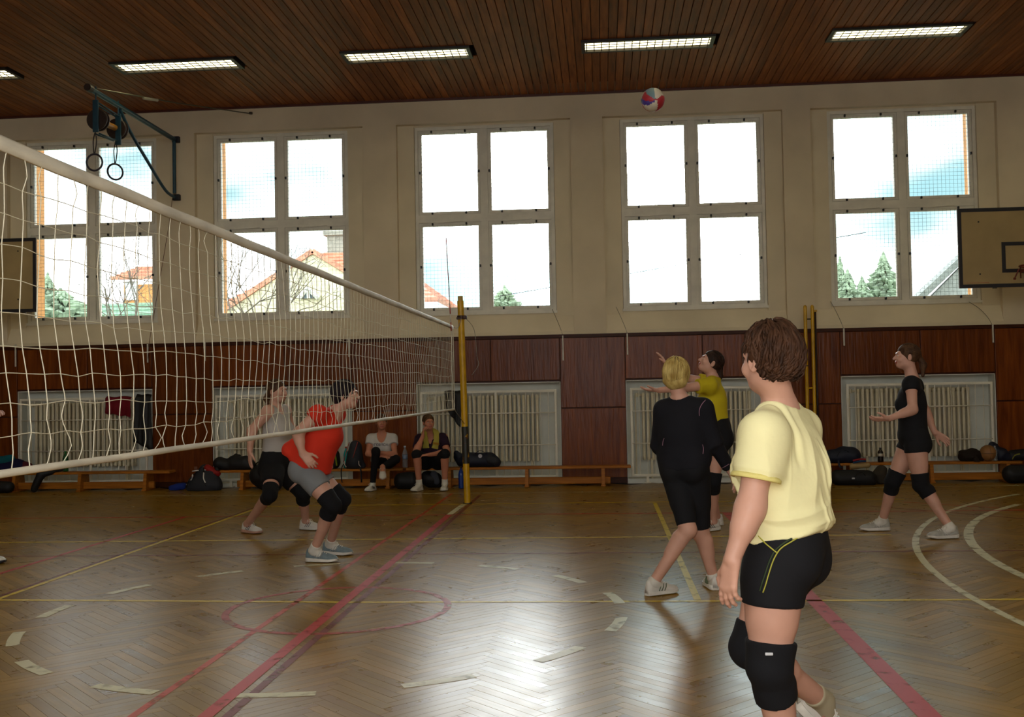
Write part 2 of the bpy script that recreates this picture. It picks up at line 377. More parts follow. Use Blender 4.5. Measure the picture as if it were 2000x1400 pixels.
WN = ['leftmost window, behind the net and the gymnastic rings', 'second window from left, orange roofed house outside', 'middle window behind the yellow net post and antenna', 'fourth window from left, under the flying volleyball', 'rightmost window beside the basketball backboard, spruces outside']
for wi, c in enumerate(WC):
    wn = empty('window_%d' % (wi+1), (c, YG, WB_), WN[wi], 'window', kind='structure')
    f = MB(); W2 = WH-0.005; H = WT-WB_
    ring(f, -W2, W2, -0.04, H, 0.05, -0.07, 0.06)
    f.bb(-SX+0.02, SX-0.02, -0.06, 0.05, 0.01, H-0.05); f.bb(-W2+0.05, W2-0.05, -0.065, 0.055, ZM0-WB_+0.03, ZM1-WB_-0.03)
    f.bb(-W2-0.02, W2+0.02, -0.1, -0.06, -0.06, -0.02)
    for sx in (-0.55, 0.55): f.tube([(sx-0.22, -0.075, ZM0-WB_+0.02), (sx+0.2, -0.075, ZM0-WB_+0.045)], 0.008, 5)
    f.build('window_frame', WFR, wn)
    j = MB(); 
    for sx in (-1, 1): j.bb(sx*W2, sx*(W2-0.012), 0.065, 0.44, 0, H)
    j.build('outer_jamb', OCHRE, wn)
    for (x0, x1) in ((-W2+0.05, -SX+0.02), (SX-0.02, W2-0.05)):
        for (z0, z1) in ((0.012, ZM0-WB_+0.03), (ZM1-WB_-0.03, H-0.05)):
            ms = sash_meshes(x1-x0, z1-z0); s = link('sash', ms[0], wn, (x0, 0, z0)); wd, ht = x1-x0, z1-z0
            link('pane', ms[1], s); tag(link('wire_mesh', ms[2], s), kind='stuff')
            for (cx_, cz_) in ((0.22*wd, 0.028), (0.76*wd, 0.028), (0.22*wd, ht-0.028), (0.76*wd, ht-0.028), (0.028, ht*0.5), (wd-0.028, ht*0.5)):
                link('clip', ms[3], s, (cx_, -0.055, cz_))

for c in WC:                         # frames of the unseen windows added behind the viewer for fill light
    f = MB(); y0, y1 = Y0-0.15, Y0-0.08
    for x in (-WH+0.04, 0, WH-0.04): f.bb(c+x-0.05, c+x+0.05, y0, y1, WB_, WT)
    for z in (WB_+0.04, (ZM0+ZM1)/2, WT-0.04): f.bb(c-WH, c+WH, y0+0.003, y1-0.003, z-0.05, z+0.05)
    f.build('window_frame', WFR, wf_)

# ------------------------------------------------------------------ parquet floor in herringbone
def plank_mat(sgn):
    m = bpy.data.materials.new('oak_parquet'); m.use_nodes = True
    n = m.node_tree.nodes; l = m.node_tree.links; b = n['Principled BSDF']
    g = n.new('ShaderNodeNewGeometry'); oi = n.new('ShaderNodeObjectInfo')
    rot = n.new('ShaderNodeMapping'); rot.inputs['Rotation'].default_value = (0, 0, sgn*PI/4); l.new(g.outputs['Position'], rot.inputs['Vector'])
    mp = n.new('ShaderNodeMapping'); mp.inputs['Scale'].default_value = (3.0, 60, 1); l.new(rot.outputs[0], mp.inputs['Vector'])
    ad = n.new('ShaderNodeMath'); ad.operation = 'ADD'; l.new(g.outputs['Random Per Island'], ad.inputs[0]); l.new(oi.outputs['Random'], ad.inputs[1])
    fr = n.new('ShaderNodeMath'); fr.operation = 'FRACT'; l.new(ad.outputs[0], fr.inputs[0])
    z = n.new('ShaderNodeTexNoise'); z.inputs['Scale'].default_value = 1.0; z.inputs['Detail'].default_value = 4; l.new(mp.outputs[0], z.inputs['Vector'])
    big = n.new('ShaderNodeTexNoise'); big.inputs['Scale'].default_value = 0.8; big.inputs['Detail'].default_value = 4; l.new(g.outputs['Position'], big.inputs['Vector'])
    s1 = n.new('ShaderNodeMath'); s1.operation = 'MULTIPLY_ADD'; s1.inputs[1].default_value = 0.40; l.new(z.outputs['Fac'], s1.inputs[0])
    s2 = n.new('ShaderNodeMath'); s2.operation = 'MULTIPLY_ADD'; s2.inputs[1].default_value = 0.30; l.new(fr.outputs[0], s2.inputs[0]); l.new(s2.outputs[0], s1.inputs[2])
    s3 = n.new('ShaderNodeMath'); s3.operation = 'MULTIPLY_ADD'; s3.inputs[1].default_value = 0.35; s3.inputs[2].default_value = -0.02; l.new(big.outputs['Fac'], s3.inputs[0]); l.new(s3.outputs[0], s2.inputs[2])
    r = n.new('ShaderNodeValToRGB'); e = r.color_ramp.elements
    e[0].position = 0.12; e[0].color = (*srgb('#684614'), 1); e[1].position = 0.85; e[1].color = (*srgb('#ac8236'), 1)
    e2 = r.color_ramp.elements.new(0.5); e2.color = (*srgb('#866822'), 1)
    l.new(s1.outputs[0], r.inputs['Fac']); l.new(r.outputs['Color'], b.inputs['Base Color'])
    # scuffed varnish: patchy gloss
    sc = n.new('ShaderNodeTexNoise'); sc.inputs['Scale'].default_value = 7; sc.inputs['Detail'].default_value = 6; l.new(g.outputs['Position'], sc.inputs['Vector'])
    mr = n.new('ShaderNodeMapRange'); mr.inputs['From Min'].default_value = 0.35; mr.inputs['From Max'].default_value = 0.65; mr.inputs['To Min'].default_value = 0.27; mr.inputs['To Max'].default_value = 0.33; b.inputs['Specular IOR Level'].default_value = 0.17
    av = n.new('ShaderNodeMath'); av.operation = 'MULTIPLY_ADD'; av.inputs[1].default_value = 0.16; l.new(fr.outputs[0], av.inputs[0]); s4 = n.new('ShaderNodeMath'); s4.operation = 'MULTIPLY_ADD'; s4.inputs[1].default_value = 0.7; s4.inputs[2].default_value = 0.07; l.new(sc.outputs['Fac'], s4.inputs[0]); l.new(s4.outputs[0], av.inputs[2])
    l.new(av.outputs[0], mr.inputs['Value']); l.new(mr.outputs[0], b.inputs['Roughness'])
    bp = n.new('ShaderNodeBump'); bp.inputs['Strength'].default_value = 0.04; bp.inputs['Distance'].default_value = 0.004
    l.new(z.outputs['Fac'], bp.inputs['Height']); l.new(bp.outputs['Normal'], b.inputs['Normal'])
    return m
PK = [plank_mat(-1), plank_mat(1)]
t = MB(); t.bb(XL-0.3, XR+0.3, Y0-0.3, YB, -0.15, -0.012)
floor = t.build('floor', mat('dark_subfloor', '#2b1c0e', rough=0.8)); tag(floor, 'worn herringbone oak parquet sports floor with painted court lines', 'floor', kind='structure')
L_, W_ = 0.5, 0.0625
def plank_verts(kind, a, b, rng):
    """kind 0: lies along x before the 45 degree turn; kind 1 along y"""
    g = 0.0009; dx, dy = (L_, W_) if kind == 0 else (W_, L_)
    x0, y0, x1, y1 = g, g, dx-g, dy-g
    t1, t2 = rng.normal(0, 0.0016, 2); h = rng.uniform(-0.0008, -0.0003)
    cx_, cy_ = dx/2, dy/2
    P = []
    for (x, y) in ((x0, y0), (x1, y0), (x1, y1), (x0, y1)):
        P.append((x, y, h+(x-cx_)*t1*(0.25 if kind == 0 else 1)+(y-cy_)*t2*(1 if kind == 0 else 0.25)))
    P += [(x, y, -0.014) for (x, y, z) in P]
    P = np.array(P)
    return P
PF = [(0, 1, 2, 3), (0, 4, 5, 1), (1, 5, 6, 2), (2, 6, 7, 3), (3, 7, 4, 0)]
rng = np.random.RandomState(3)
RT45 = rz(PI/4)
planks = []
ox, oy = 0.07, 0.0
for i in range(-260, 320):
    for j in range(-24, 24):
        for kind in (0, 1):
            a = i*W_+j*L_; b_ = i*W_-j*L_+(W_ if kind else 0)
            c2 = RT45 @ np.array([a+(L_/2 if kind == 0 else W_/2), b_+(W_/2 if kind == 0 else L_/2), 0]) + np.array([ox, oy, 0])
            x, y = c2[0], c2[1]
            if y < Y0+0.2 or y > YF-0.2 or x < XL+0.2 or x > XR-0.2: continue
            dz = np.array([x, y, 0])-CAM; zc = dz @ F_
            planks.append((x, y, zc, a, b_, kind))
def inview(x, y, zc):
    if zc < 1: return False
    d = np.array([x, y, 0])-CAM; u = FOC*(d@R_)/zc; v = -FOC*(d@U_)/zc
    return -1000 < u < 1000 and v < 720
iv = sorted([p for p in planks if inview(p[0], p[1], p[2])], key=lambda p: p[2])
near = set((p[3], p[4], p[5]) for p in iv[:300])
variants = {0: [], 1: []}
for kind in (0, 1):
    for q in range(6): variants[kind].append(MB().add(plank_verts(kind, 0, 0, rng) @ RT45.T, PF).mesh('plank', PK[kind]))
rest = MB()
for (x, y, zc, a, b_, kind) in planks:
    if (a, b_, kind) in near:
        o3 = RT45 @ np.array([a, b_, 0])+np.array([ox, oy, 0])
        link('plank', variants[kind][rng.randint(6)], floor, Vector(o3))
    else: rest.add((plank_verts(kind, 0, 0, rng)+np.array([a, b_, 0])) @ RT45.T+np.array([ox, oy, 0]), PF, kind)
tag(rest.build('planks', PK, floor), kind='stuff')

# painted court lines
def paint_mat(name, col, wear=0.35):
    m = bpy.data.materials.new(name); m.use_nodes = True
    n = m.node_tree.nodes; l = m.node_tree.links; b = n['Principled BSDF']; out = n['Material Output']
    b.inputs['Base Color'].default_value = (*srgb(col), 1); b.inputs['Roughness'].default_value = 0.4; b.inputs['Specular IOR Level'].default_value = 0.2
    g = n.new('ShaderNodeNewGeometry'); z = n.new('ShaderNodeTexNoise'); z.inputs['Scale'].default_value = 9; z.inputs['Detail'].default_value = 7; l.new(g.outputs['Position'], z.inputs['Vector'])
    r = n.new('ShaderNodeValToRGB'); r.color_ramp.elements[0].position = wear-0.03; r.color_ramp.elements[1].position = wear+0.14
    r.color_ramp.elements[0].color = (0.25, 0.25, 0.25, 1); r.color_ramp.elements[1].color = (0.93, 0.93, 0.93, 1)
    l.new(z.outputs['Fac'], r.inputs['Fac'])
    tr = n.new('ShaderNodeBsdfTransparent'); mx = n.new('ShaderNodeMixShader')
    l.new(r.outputs['Color'], mx.inputs[0]); l.new(tr.outputs[0], mx.inputs[1]); l.new(b.outputs[0], mx.inputs[2]); l.new(mx.outputs[0], out.inputs['Surface'])
    return m
RED = paint_mat('red_line_paint', '#b52a1e', 0.30); ORANGE = paint_mat('orange_red_line_paint', '#bb4520', 0.34); BROWN = paint_mat('dark_red_line_paint', '#752c1a', 0.34)
YEL = paint_mat('yellow_line_paint', '#d2b41a', 0.30); WHT = paint_mat('white_line_paint', '#cfc9a4', 0.33); FAINT = paint_mat('worn_red_line_paint', '#a83f2a', 0.40)
ZL = 0.0012
def strip(pts, wd, m, z=ZL, nm='court_line'):
    P = np.array(pts, float)[:, :2]; T = np.gradient(P, axis=0) if len(P) > 2 else np.array([P[1]-P[0]]*2)
    T /= np.linalg.norm(T, axis=1)[:, None]; N = np.stack([-T[:, 1], T[:, 0]], -1)*wd/2
    A, B = P+N, P-N; n = len(P)
    v = [(a[0], a[1], z) for a in A]+[(b[0], b[1], z) for b in B]
    return MB().add(v, [(i, n+i, n+i+1, i+1)[::-1] if False else (i, i+1, n+i+1, n+i)[::-1] for i in range(n-1)]).build(nm, m, floor)
strip([(-0.055, 1.0), (-0.055, 11.35)], 0.072, RED, ZL+0.0006); strip([(-0.055, 11.36), (-0.03, 12.45)], 0.07, WHT, ZL+0.0006)
strip([(0.045, 1.0), (0.045, 13.6)], 0.048, BROWN)
strip([(-0.40, 1.0), (-0.385, 13.9)], 0.042, ORANGE)
strip([(-2.635, 1.0), (-2.655, 12.45)], 0.045, YEL, ZL+0.0004); strip([(-2.70, 6.4), (-2.72, 12.45)], 0.03, BROWN)
strip([(2.385, 6.4), (2.395, 12.45)], 0.05, YEL, ZL+0.0004)
strip([(-3.30, 1.0), (-3.25, 11.33)], 0.05, RED); strip([(3.16, 1.0), (3.16, 11.33)], 0.105, RED)
strip([(XL+0.6, 14.3), (-3.6, 13.88), (2.4, 13.9), (8.0, 14.3)], 0.05, WHT)
strip([(-2.66, 12.42), (5.5, 12.62)], 0.06, YEL); strip([(-8, 11.33), (8, 11.36)], 0.055, RED, ZL+0.0004)
strip([(-4.5, 9.3), (4.5, 9.48)], 0.055, YEL); strip([(-9, 8.38), (8, 8.5)], 0.045, BROWN)
strip([(-2.66, 6.42), (0, 6.33), (2.4, 6.36), (6, 6.45)], 0.05, YEL)
strip(arcpts((-0.04, 6.13), 0.74, 0, 2*PI, 60), 0.05, FAINT, ZL+0.0003)
for k in range(15):
    a = k*2*PI/15+0.12
    strip(arcpts((-0.06, 6.05), 1.93, a, a+0.2, 7), 0.075, WHT, ZL+0.0003)
def circ3(a, b, c):
    A = np.array([[2*(b[0]-a[0]), 2*(b[1]-a[1])], [2*(c[0]-a[0]), 2*(c[1]-a[1])]]); y = np.array([b[0]**2+b[1]**2-a[0]**2-a[1]**2, c[0]**2+c[1]**2-a[0]**2-a[1]**2])
    o = np.linalg.solve(A, y); return o, math.hypot(a[0]-o[0], a[1]-o[1])
for (a, b, c), wd in ((((7.06, 13.09), (4.67, 9.28), (4.23, 5.95)), 0.06), (((6.618, 11.938), (4.95, 8.4), (4.86, 7.27)), 0.085)):
    o, r_ = circ3(a, b, c)
    a0 = math.atan2(a[1]-o[1], a[0]-o[0]); a1 = math.atan2(c[1]-o[1], c[0]-o[0])
    a1 = a1 % (2*PI); a0 = a0 % (2*PI)
    strip(arcpts(o, r_, a0, a1+0.05, 40), wd, WHT, ZL+0.0003)
strip([(4.9, 11.9), (9.5, 7.2)], 0.045, BROWN); strip([(5.4, 12.3), (9.8, 8.6)], 0.045, ORANGE)
# ------------------------------------------------------------------ modelling of soft shapes: distance fields meshed with surface nets
def V3(*a): return np.array(a if len(a) == 3 else a[0], float)
def nrm(v): v = np.asarray(v, float); return v/(np.linalg.norm(v)+1e-12)
def rc(a, b, ra, rb, k=0.03, fn=None, ff=1.0, clip=(), sub=False):
    """tapered capsule; fn, ff flatten it along an axis"""
    return dict(t='rc', a=np.asarray(a, float), b=np.asarray(b, float), ra=ra, rb=rb, k=k, fn=None if fn is None else nrm(fn), ff=ff, clip=list(clip), sub=sub)
def el(c, ax, r, k=0.03, clip=(), sub=False):
    """ellipsoid with axes ax (rows) and radii r"""
    return dict(t='el', c=np.asarray(c, float), ax=np.asarray(ax, float), r=np.asarray(r, float), k=k, clip=list(clip), sub=sub)
def rb(c, ax, hs, rr, k=0.02, clip=(), sub=False):
    """rounded box"""
    return dict(t='rb', c=np.asarray(c, float), ax=np.asarray(ax, float), hs=np.asarray(hs, float), rr=rr, k=k, clip=list(clip), sub=sub)
def pbound(p):
    if p['t'] == 'rc':
        m = max(p['ra'], p['rb'])/min(1.0, p['ff']); return np.minimum(p['a'], p['b'])-m, np.maximum(p['a'], p['b'])+m
    if p['t'] == 'el':
        e = np.sqrt(((p['ax']*p['r'][:, None])**2).sum(0)); return p['c']-e, p['c']+e
    e = np.abs(p['ax']*p['hs'][:, None]).sum(0)+p['rr']; return p['c']-e, p['c']+e
def peval(p, X, Y, Z):
    if p['t'] == 'rc':
        a, b = p['a'], p['b']; ba = b-a
        x, y, z = X-a[0], Y-a[1], Z-a[2]
        h = np.clip((x*ba[0]+y*ba[1]+z*ba[2])/max(ba@ba, 1e-9), 0, 1)
        x = x-h*ba[0]; y = y-h*ba[1]; z = z-h*ba[2]
        if p['fn'] is not None:
            n = p['fn']; q = (x*n[0]+y*n[1]+z*n[2])*(p['ff']-1); x = x+q*n[0]; y = y+q*n[1]; z = z+q*n[2]
        d = np.sqrt(x*x+y*y+z*z)-(p['ra']+h*(p['rb']-p['ra']))
    elif p['t'] == 'el':
        c, A, r = p['c'], p['ax'], p['r']; x, y, z = X-c[0], Y-c[1], Z-c[2]
        u = [(x*A[i][0]+y*A[i][1]+z*A[i][2]) for i in range(3)]
        k0 = np.sqrt(sum((u[i]/r[i])**2 for i in range(3))); k1 = np.sqrt(sum((u[i]/r[i]**2)**2 for i in range(3)))
        d = k0*(k0-1)/(k1+1e-9)
    else:
        c, A, hs = p['c'], p['ax'], p['hs']; x, y, z = X-c[0], Y-c[1], Z-c[2]
        u = [np.abs(x*A[i][0]+y*A[i][1]+z*A[i][2])-(hs[i]) for i in range(3)]
        d = np.sqrt(sum(np.maximum(q, 0)**2 for q in u))+np.minimum(np.maximum(np.maximum(u[0], u[1]), u[2]), 0)-p['rr']
    for (pt, n) in p['clip']:
        d = np.maximum(d, (X-pt[0])*n[0]+(Y-pt[1])*n[1]+(Z-pt[2])*n[2])
    return d
def inflate(p, e):
    q = dict(p); q['clip'] = list(p['clip'])
    if p['t'] == 'rc': q['ra'] = p['ra']+e; q['rb'] = p['rb']+e
    elif p['t'] == 'el': q['r'] = p['r']+e
    else: q['rr'] = p['rr']+e
    return q
def field(prims, lo, hi, h, extra=None):
    n = np.ceil((hi-lo)/h).astype(int)+1
    xs = [lo[i]+h*np.arange(n[i]) for i in range(3)]
    D = np.full(n, 0.5, np.float32)
    for p in prims:
        a, b = pbound(p); m = p['k']+3*h
        i0 = np.maximum(np.floor((a-m-lo)/h).astype(int), 0); i1 = np.minimum(np.ceil((b+m-lo)/h).astype(int)+1, n)
        if (i1 <= i0).any(): continue
        s = tuple(slice(i0[q], i1[q]) for q in range(3))
        d = peval(p, xs[0][s[0]][:, None, None], xs[1][s[1]][None, :, None], xs[2][s[2]][None, None, :]).astype(np.float32)
        o = D[s]; k = max(p['k'], 1e-6)
        if p['sub']:
            d = -d; hh = np.maximum(k-np.abs(o-d), 0)/k; D[s] = np.maximum(o, d)+hh*hh*k/4
        else:
            hh = np.maximum(k-np.abs(o-d), 0)/k; D[s] = np.minimum(o, d)-hh*hh*k/4
    if extra is not None: D = extra(D, xs[0][:, None, None], xs[1][None, :, None], xs[2][None, None, :])
    return D
def nets(D, lo, h):
    S = D < 0
    n = np.array(D.shape)-1
    cnt = np.zeros(n, np.int8)
    for dx in (0, 1):
        for dy in (0, 1):
            for dz in (0, 1): cnt += S[dx:dx+n[0], dy:dy+n[1], dz:dz+n[2]]
    I = np.argwhere((cnt > 0) & (cnt < 8))
    if len(I) == 0: return np.zeros((0, 3)), np.zeros((0, 4), int)
    idx = np.full(n, -1, np.int32); idx[tuple(I.T)] = np.arange(len(I))
    acc = np.zeros((len(I), 3)); num = np.zeros(len(I))
    cor = [(a, b, c) for a in (0, 1) for b in (0, 1) for c in (0, 1)]
    val = {c: D[I[:, 0]+c[0], I[:, 1]+c[1], I[:, 2]+c[2]] for c in cor}
    for c in cor:
        for ax in range(3):
            if c[ax] == 0:
                e = list(c); e[ax] = 1; e = tuple(e); v0, v1 = val[c], val[e]
                x = (v0 < 0) != (v1 < 0); t = np.where(x, v0/(v0-v1+1e-20), 0)
                pt = np.tile(np.array(c, float), (len(I), 1)); pt[:, ax] = t
                acc += np.where(x[:, None], pt, 0); num += x
    V = lo+h*(I+acc/num[:, None])
    Q = []
    for ax in range(3):
        b_, c_ = (ax+1) % 3, (ax+2) % 3
        s0 = [slice(None)]*3; s1 = [slice(None)]*3; s0[ax] = slice(0, -1); s1[ax] = slice(1, None)
        A, B = S[tuple(s0)], S[tuple(s1)]
        E = np.argwhere(A != B)
        E = E[(E[:, b_] > 0) & (E[:, c_] > 0) & (E[:, b_] < n[b_]) & (E[:, c_] < n[c_])]
        if not len(E): continue
        fl = A[tuple(E.T)]
        def g(db, dc):
            q = E.copy(); q[:, b_] += db; q[:, c_] += dc; return idx[tuple(q.T)]
        q = np.stack([g(-1, -1), g(0, -1), g(0, 0), g(-1, 0)], 1)
        q[~fl] = q[~fl][:, ::-1]; Q.append(q)
    return V, np.concatenate(Q)
WDIR = [nrm(np.random.RandomState(11+i).normal(size=3)) for i in range(24)]
def wob(P, f, seed=0):
    """smooth cheap noise in about -1..1"""
    s = 0
    for i in range(5):
        d = WDIR[(i*5+seed) % 24]; s = s+np.sin((P @ d)*f*(0.7+0.33*i)+seed*1.7+i*2.1+1.3*np.sin((P @ WDIR[(i*3+seed+7) % 24])*f*0.6))
    return s/3.0
def soft(prims, h, extra=None, wrinkle=0.0, wf=20.0, seed=0, aniso=None, box=None, clips=(), relax=0):
    """mesh of a union of shapes: vertices, quads"""
    b = [pbound(p) for p in prims if not p['sub']]
    lo = np.min([x[0] for x in b], 0)-3*h; hi = np.max([x[1] for x in b], 0)+3*h
    if box is not None: lo = np.maximum(lo, box[0]); hi = np.minimum(hi, box[1])
    D = field(prims, lo, hi, h, extra)
    if len(clips):
        n_ = D.shape; X, Y, Z = [(lo[i]+h*np.arange(n_[i])) for i in range(3)]
        for (pt, n) in clips: D = np.maximum(D, ((X-pt[0])*n[0])[:, None, None]+((Y-pt[1])*n[1])[None, :, None]+((Z-pt[2])*n[2])[None, None, :])
    V, Q = nets(D, lo, h)
    if relax and len(V):
        E = np.concatenate([Q[:, [0, 1]], Q[:, [1, 2]], Q[:, [2, 3]], Q[:, [3, 0]]]); E = np.concatenate([E, E[:, ::-1]])
        dg = np.bincount(E[:, 0], minlength=len(V))[:, None].astype(float)
        for _ in range(relax):
            A = np.stack([np.bincount(E[:, 0], V[E[:, 1], i], minlength=len(V)) for i in range(3)], 1); V = V*.4+.6*A/np.maximum(dg, 1)
    if wrinkle and len(V):
        N = vnormals(V, Q); P = V if aniso is None else V*np.asarray(aniso)
        V = V+N*(wrinkle*wob(P, wf, seed))[:, None]
    return V, Q
def vnormals(V, Q):
    a = V[Q[:, 2]]-V[Q[:, 0]]; b = V[Q[:, 3]]-V[Q[:, 1]]; n = np.cross(a, b); N = np.zeros_like(V)
    for i in range(4): np.add.at(N, Q[:, i], n)
    return N/(np.linalg.norm(N, axis=1)[:, None]+1e-12)
def qmesh(name, V, Q, mats, mi=None, smooth=True):
    me = bpy.data.meshes.new(name); nv, nq = len(V), len(Q)
    me.vertices.add(nv); me.vertices.foreach_set('co', np.asarray(V, np.float32).ravel())
    me.loops.add(nq*4); me.loops.foreach_set('vertex_index', np.asarray(Q, np.int32).ravel())
    me.polygons.add(nq); me.polygons.foreach_set('loop_start', np.arange(nq, dtype=np.int32)*4)
    try: me.polygons.foreach_set('loop_total', np.full(nq, 4, np.int32))
    except Exception: pass
    for m_ in (mats if isinstance(mats, (list, tuple)) else [mats]): me.materials.append(m_)
    if mi is not None: me.polygons.foreach_set('material_index', np.asarray(mi, np.int32))
    me.polygons.foreach_set('use_smooth', np.full(nq, smooth))
    me.update(calc_edges=True); me.validate(); return me
def softobj(name, prims, h, m, parent=None, base=(0, 0, 0), **kw):
    V, Q = soft(prims, h, **kw)
    return link(name, qmesh(name, V-np.asarray(base, float), Q, m), parent)
I3 = np.eye(3)
# ------------------------------------------------------------------ volleyball net and posts
CORD = mat('white_net_cord', '#cfcbb4', rough=0.8, var=0.05)
TAPE = mat('worn_white_tape', '#c9c4b2', rough=0.75, var=0.14, scale=14, stretch=(1, 0.25, 1), bump=0.15)
YELM = mat('yellow_post_paint', '#c79a08', rough=0.4, var=0.12, scale=7)
NY0, NY1, NT_, NB_ = 1.6, 11.53, 2.24, 1.235
NX = 0.0
net = empty('volleyball_net', (NX, 11.53, 0), 'white volleyball net stretched from left of frame to the yellow post', 'net')
nb_ = (0, -11.53, 0)
def nl(p): return np.asarray(p, float)+np.array([0, -11.53, 0])
rg = np.random.RandomState(5)
ys = np.arange(NY1, NY0, -0.1); nr = 10
zs = np.linspace(NT_-0.045, NB_+0.01, nr+1)
G = np.zeros((len(ys), nr+1, 3))
low1 = np.cumsum(rg.normal(0, 0.010, (len(ys)+20, nr+1)), 0)
for i, y in enumerate(ys):
    for j in range(nr+1):
        k = min(j, nr-j)/5.0
        dy = 0.012*math.sin(y*1.6+j*0.4)+0.005*math.sin(y*5.1+j*0.9)+rg.normal(0, 0.0035)
        dz = (0.008*math.sin(y*2.2+j*1.1)+rg.normal(0, 0.0035)) if 0 < j < nr else 0
        if j in (0, nr): dy = 0
        G[i, j] = (0.02*math.sin(y*1.3+j*0.4)*k, y+dy+(0.022*j/nr if j else 0), zs[j]+dz)
mb = MB()
def cr(P, sub=4):
    """smooth a polyline"""
    P = np.asarray(P, float); Q = [P[0]]
    for i in range(len(P)-1):
        p0, p1, p2, p3 = P[max(i-1, 0)], P[i], P[i+1], P[min(i+2, len(P)-1)]
        for t in np.linspace(0, 1, sub+1)[1:]:
            Q.append(0.5*((2*p1)+(-p0+p2)*t+(2*p0-5*p1+4*p2-p3)*t*t+(-p0+3*p1-3*p2+p3)*t**3))
    return np.array(Q)
for i in range(len(ys)):
    pts = []
    for j in range(nr+1):
        pts.append(G[i, j])
        if j < nr:
            m_ = (G[i, j]+G[i, j+1])/2
            if j == nr-1: m_ = m_+np.array([0, rg.normal(0, 0.028), 0])
            elif j == nr-2: m_ = m_+np.array([0, rg.normal(0, 0.012), 0])
            elif j == 0: m_ = m_+np.array([0, rg.normal(0, 0.014), 0])
            pts.append(m_)
    mb.tube([nl(p) for p in cr(pts, 2)], 0.0019, 4, cap=False)
tag(mb.build('vertical_cords', CORD, net, smooth=True), kind='stuff')
mb = MB()
for j in range(1, nr):
    mb.tube([nl(p) for p in cr(G[:, j], 2)], 0.0016, 4, cap=False)
tag(mb.build('horizontal_cords', CORD, net, smooth=True), kind='stuff')
t = MB(); n = 60                      # headband folded over the top rope
yy = np.linspace(NY1-0.02, NY0, n); rings = []
for y in yy:
    z = NT_+0.0015*math.sin(y*7); w_ = 0.010+0.001*math.sin(y*11)
    rings.append(nl([(-w_, y, z-0.026), (-w_*0.8, y, z-0.008), (0, y, z), (w_*0.8, y, z-0.008), (w_, y, z-0.028), (w_*0.7, y, z-0.047), (-w_*0.7, y, z-0.047)]))
t.loft(rings); t.build('headband', TAPE, net, smooth=True)
t = MB(); yy = np.linspace(NY1, NY0, 120)
t.tube([nl((0.002*math.sin(y*9), y, NB_+0.0008*math.sin(y*6))) for y in yy], 0.0125, 8); t.build('bottom_rope', TAPE, net, smooth=True)
t = MB(); t.bb(-0.004, 0.004, 11.37-11.53, 11.40-11.53, NB_, NT_-0.05); t.build('side_band', TAPE, net)
t = MB(); t.tube([nl((0, 11.53, NT_-0.03)), nl((0.005, 11.52, 1.8)), nl((0, 11.53, NB_))], 0.005, 6); t.build('end_cord', CORD, net)
an = MB(); zz = [NT_-0.08+0.1*k for k in range(12)]
REDW = mat('antenna_red', '#a52a25', rough=0.4); WHT2 = mat('antenna_white', '#d8d4c8', rough=0.4)
ant = empty('antenna', (0, 0, 0)); ant.parent = net
for k in range(len(zz)-1):
    mm = MB().tube([nl((0.012-0.004*k, 11.30, zz[k])), nl((0.012-0.004*(k+1), 11.30, zz[k+1]))], 0.006, 8)
    mm.build('antenna_stripe', REDW if k % 2 == 0 else WHT2, ant, smooth=True)
# near post
pb = onz(913, 983); PY = pb[1]
pt = at(899, 578, PY)
post = empty('net_post', (pb[0], PY, 0), 'yellow steel net post with black worn tape, holding the net', 'net post')
def pl(p): return np.asarray(p, float)-np.array([pb[0], PY, 0])
up_ = nrm(pt-np.array([pb[0], PY, 0]))
def pp(z): return pl(np.array([pb[0], PY, 0])+(pt-np.array([pb[0], PY, 0]))*z/pt[2])
MB().tube([pp(0), pp(2.62)], 0.042, 16).build('tube', YELM, post, smooth=True, auto=True)
MB().tube([pp(2.62), pp(pt[2])], 0.034, 14).build('top_tube', mat('faded_yellow_paint', '#b79a4a', rough=0.5), post, smooth=True, auto=True)
GRIP = bpy.data.materials.new('worn_black_tape'); GRIP.use_nodes = True
n_ = GRIP.node_tree.nodes; l_ = GRIP.node_tree.links; z_ = n_.new('ShaderNodeTexNoise'); z_.inputs['Scale'].default_value = 14; z_.inputs['Detail'].default_value = 5
tc_ = n_.new('ShaderNodeTexCoord'); l_.new(tc_.outputs['Object'], z_.inputs['Vector']); r_2 = n_.new('ShaderNodeValToRGB'); l_.new(z_.outputs['Fac'], r_2.inputs['Fac'])
r_2.color_ramp.interpolation = 'CONSTANT'; r_2.color_ramp.elements[0].color = (*srgb('#25261f'), 1); r_2.color_ramp.elements[1].position = 0.60; r_2.color_ramp.elements[1].color = (*srgb('#a07c12'), 1)
e3 = r_2.color_ramp.elements.new(0.54); e3.color = (*srgb('#4a2a1a'), 1); l_.new(r_2.outputs['Color'], n_['Principled BSDF'].inputs['Base Color']); n_['Principled BSDF'].inputs['Roughness'].default_value = 0.5
z1 = at(905, 833, PY)[2]; z0 = at(909, 905, PY)[2]
MB().tube([pp(z0), pp(z1)], 0.0445, 16).build('black_grip', GRIP, post, smooth=True, auto=True)
zc = at(901, 620, PY)[2]
c_ = MB(); c_.tube([pp(zc-0.025), pp(zc+0.025)], 0.052, 14); c_.bevbox(pp(zc)+np.array([0.055, -0.02, 0]), (0.05, 0.05, 0.045), 0.008); c_.bevbox(pp(zc)+np.array([-0.03, -0.045, -0.012]), (0.05, 0.02, 0.03), 0.006)
c_.build('pulley_clamp', mat('brown_clamp_metal', '#3d2317', rough=0.5, metal=0.3), post)
MB().tube([pp(0.0), pp(0.012)], 0.06, 16).build('floor_collar', mat('dark_steel', '#3b3b38', rough=0.5, metal=0.6), post)
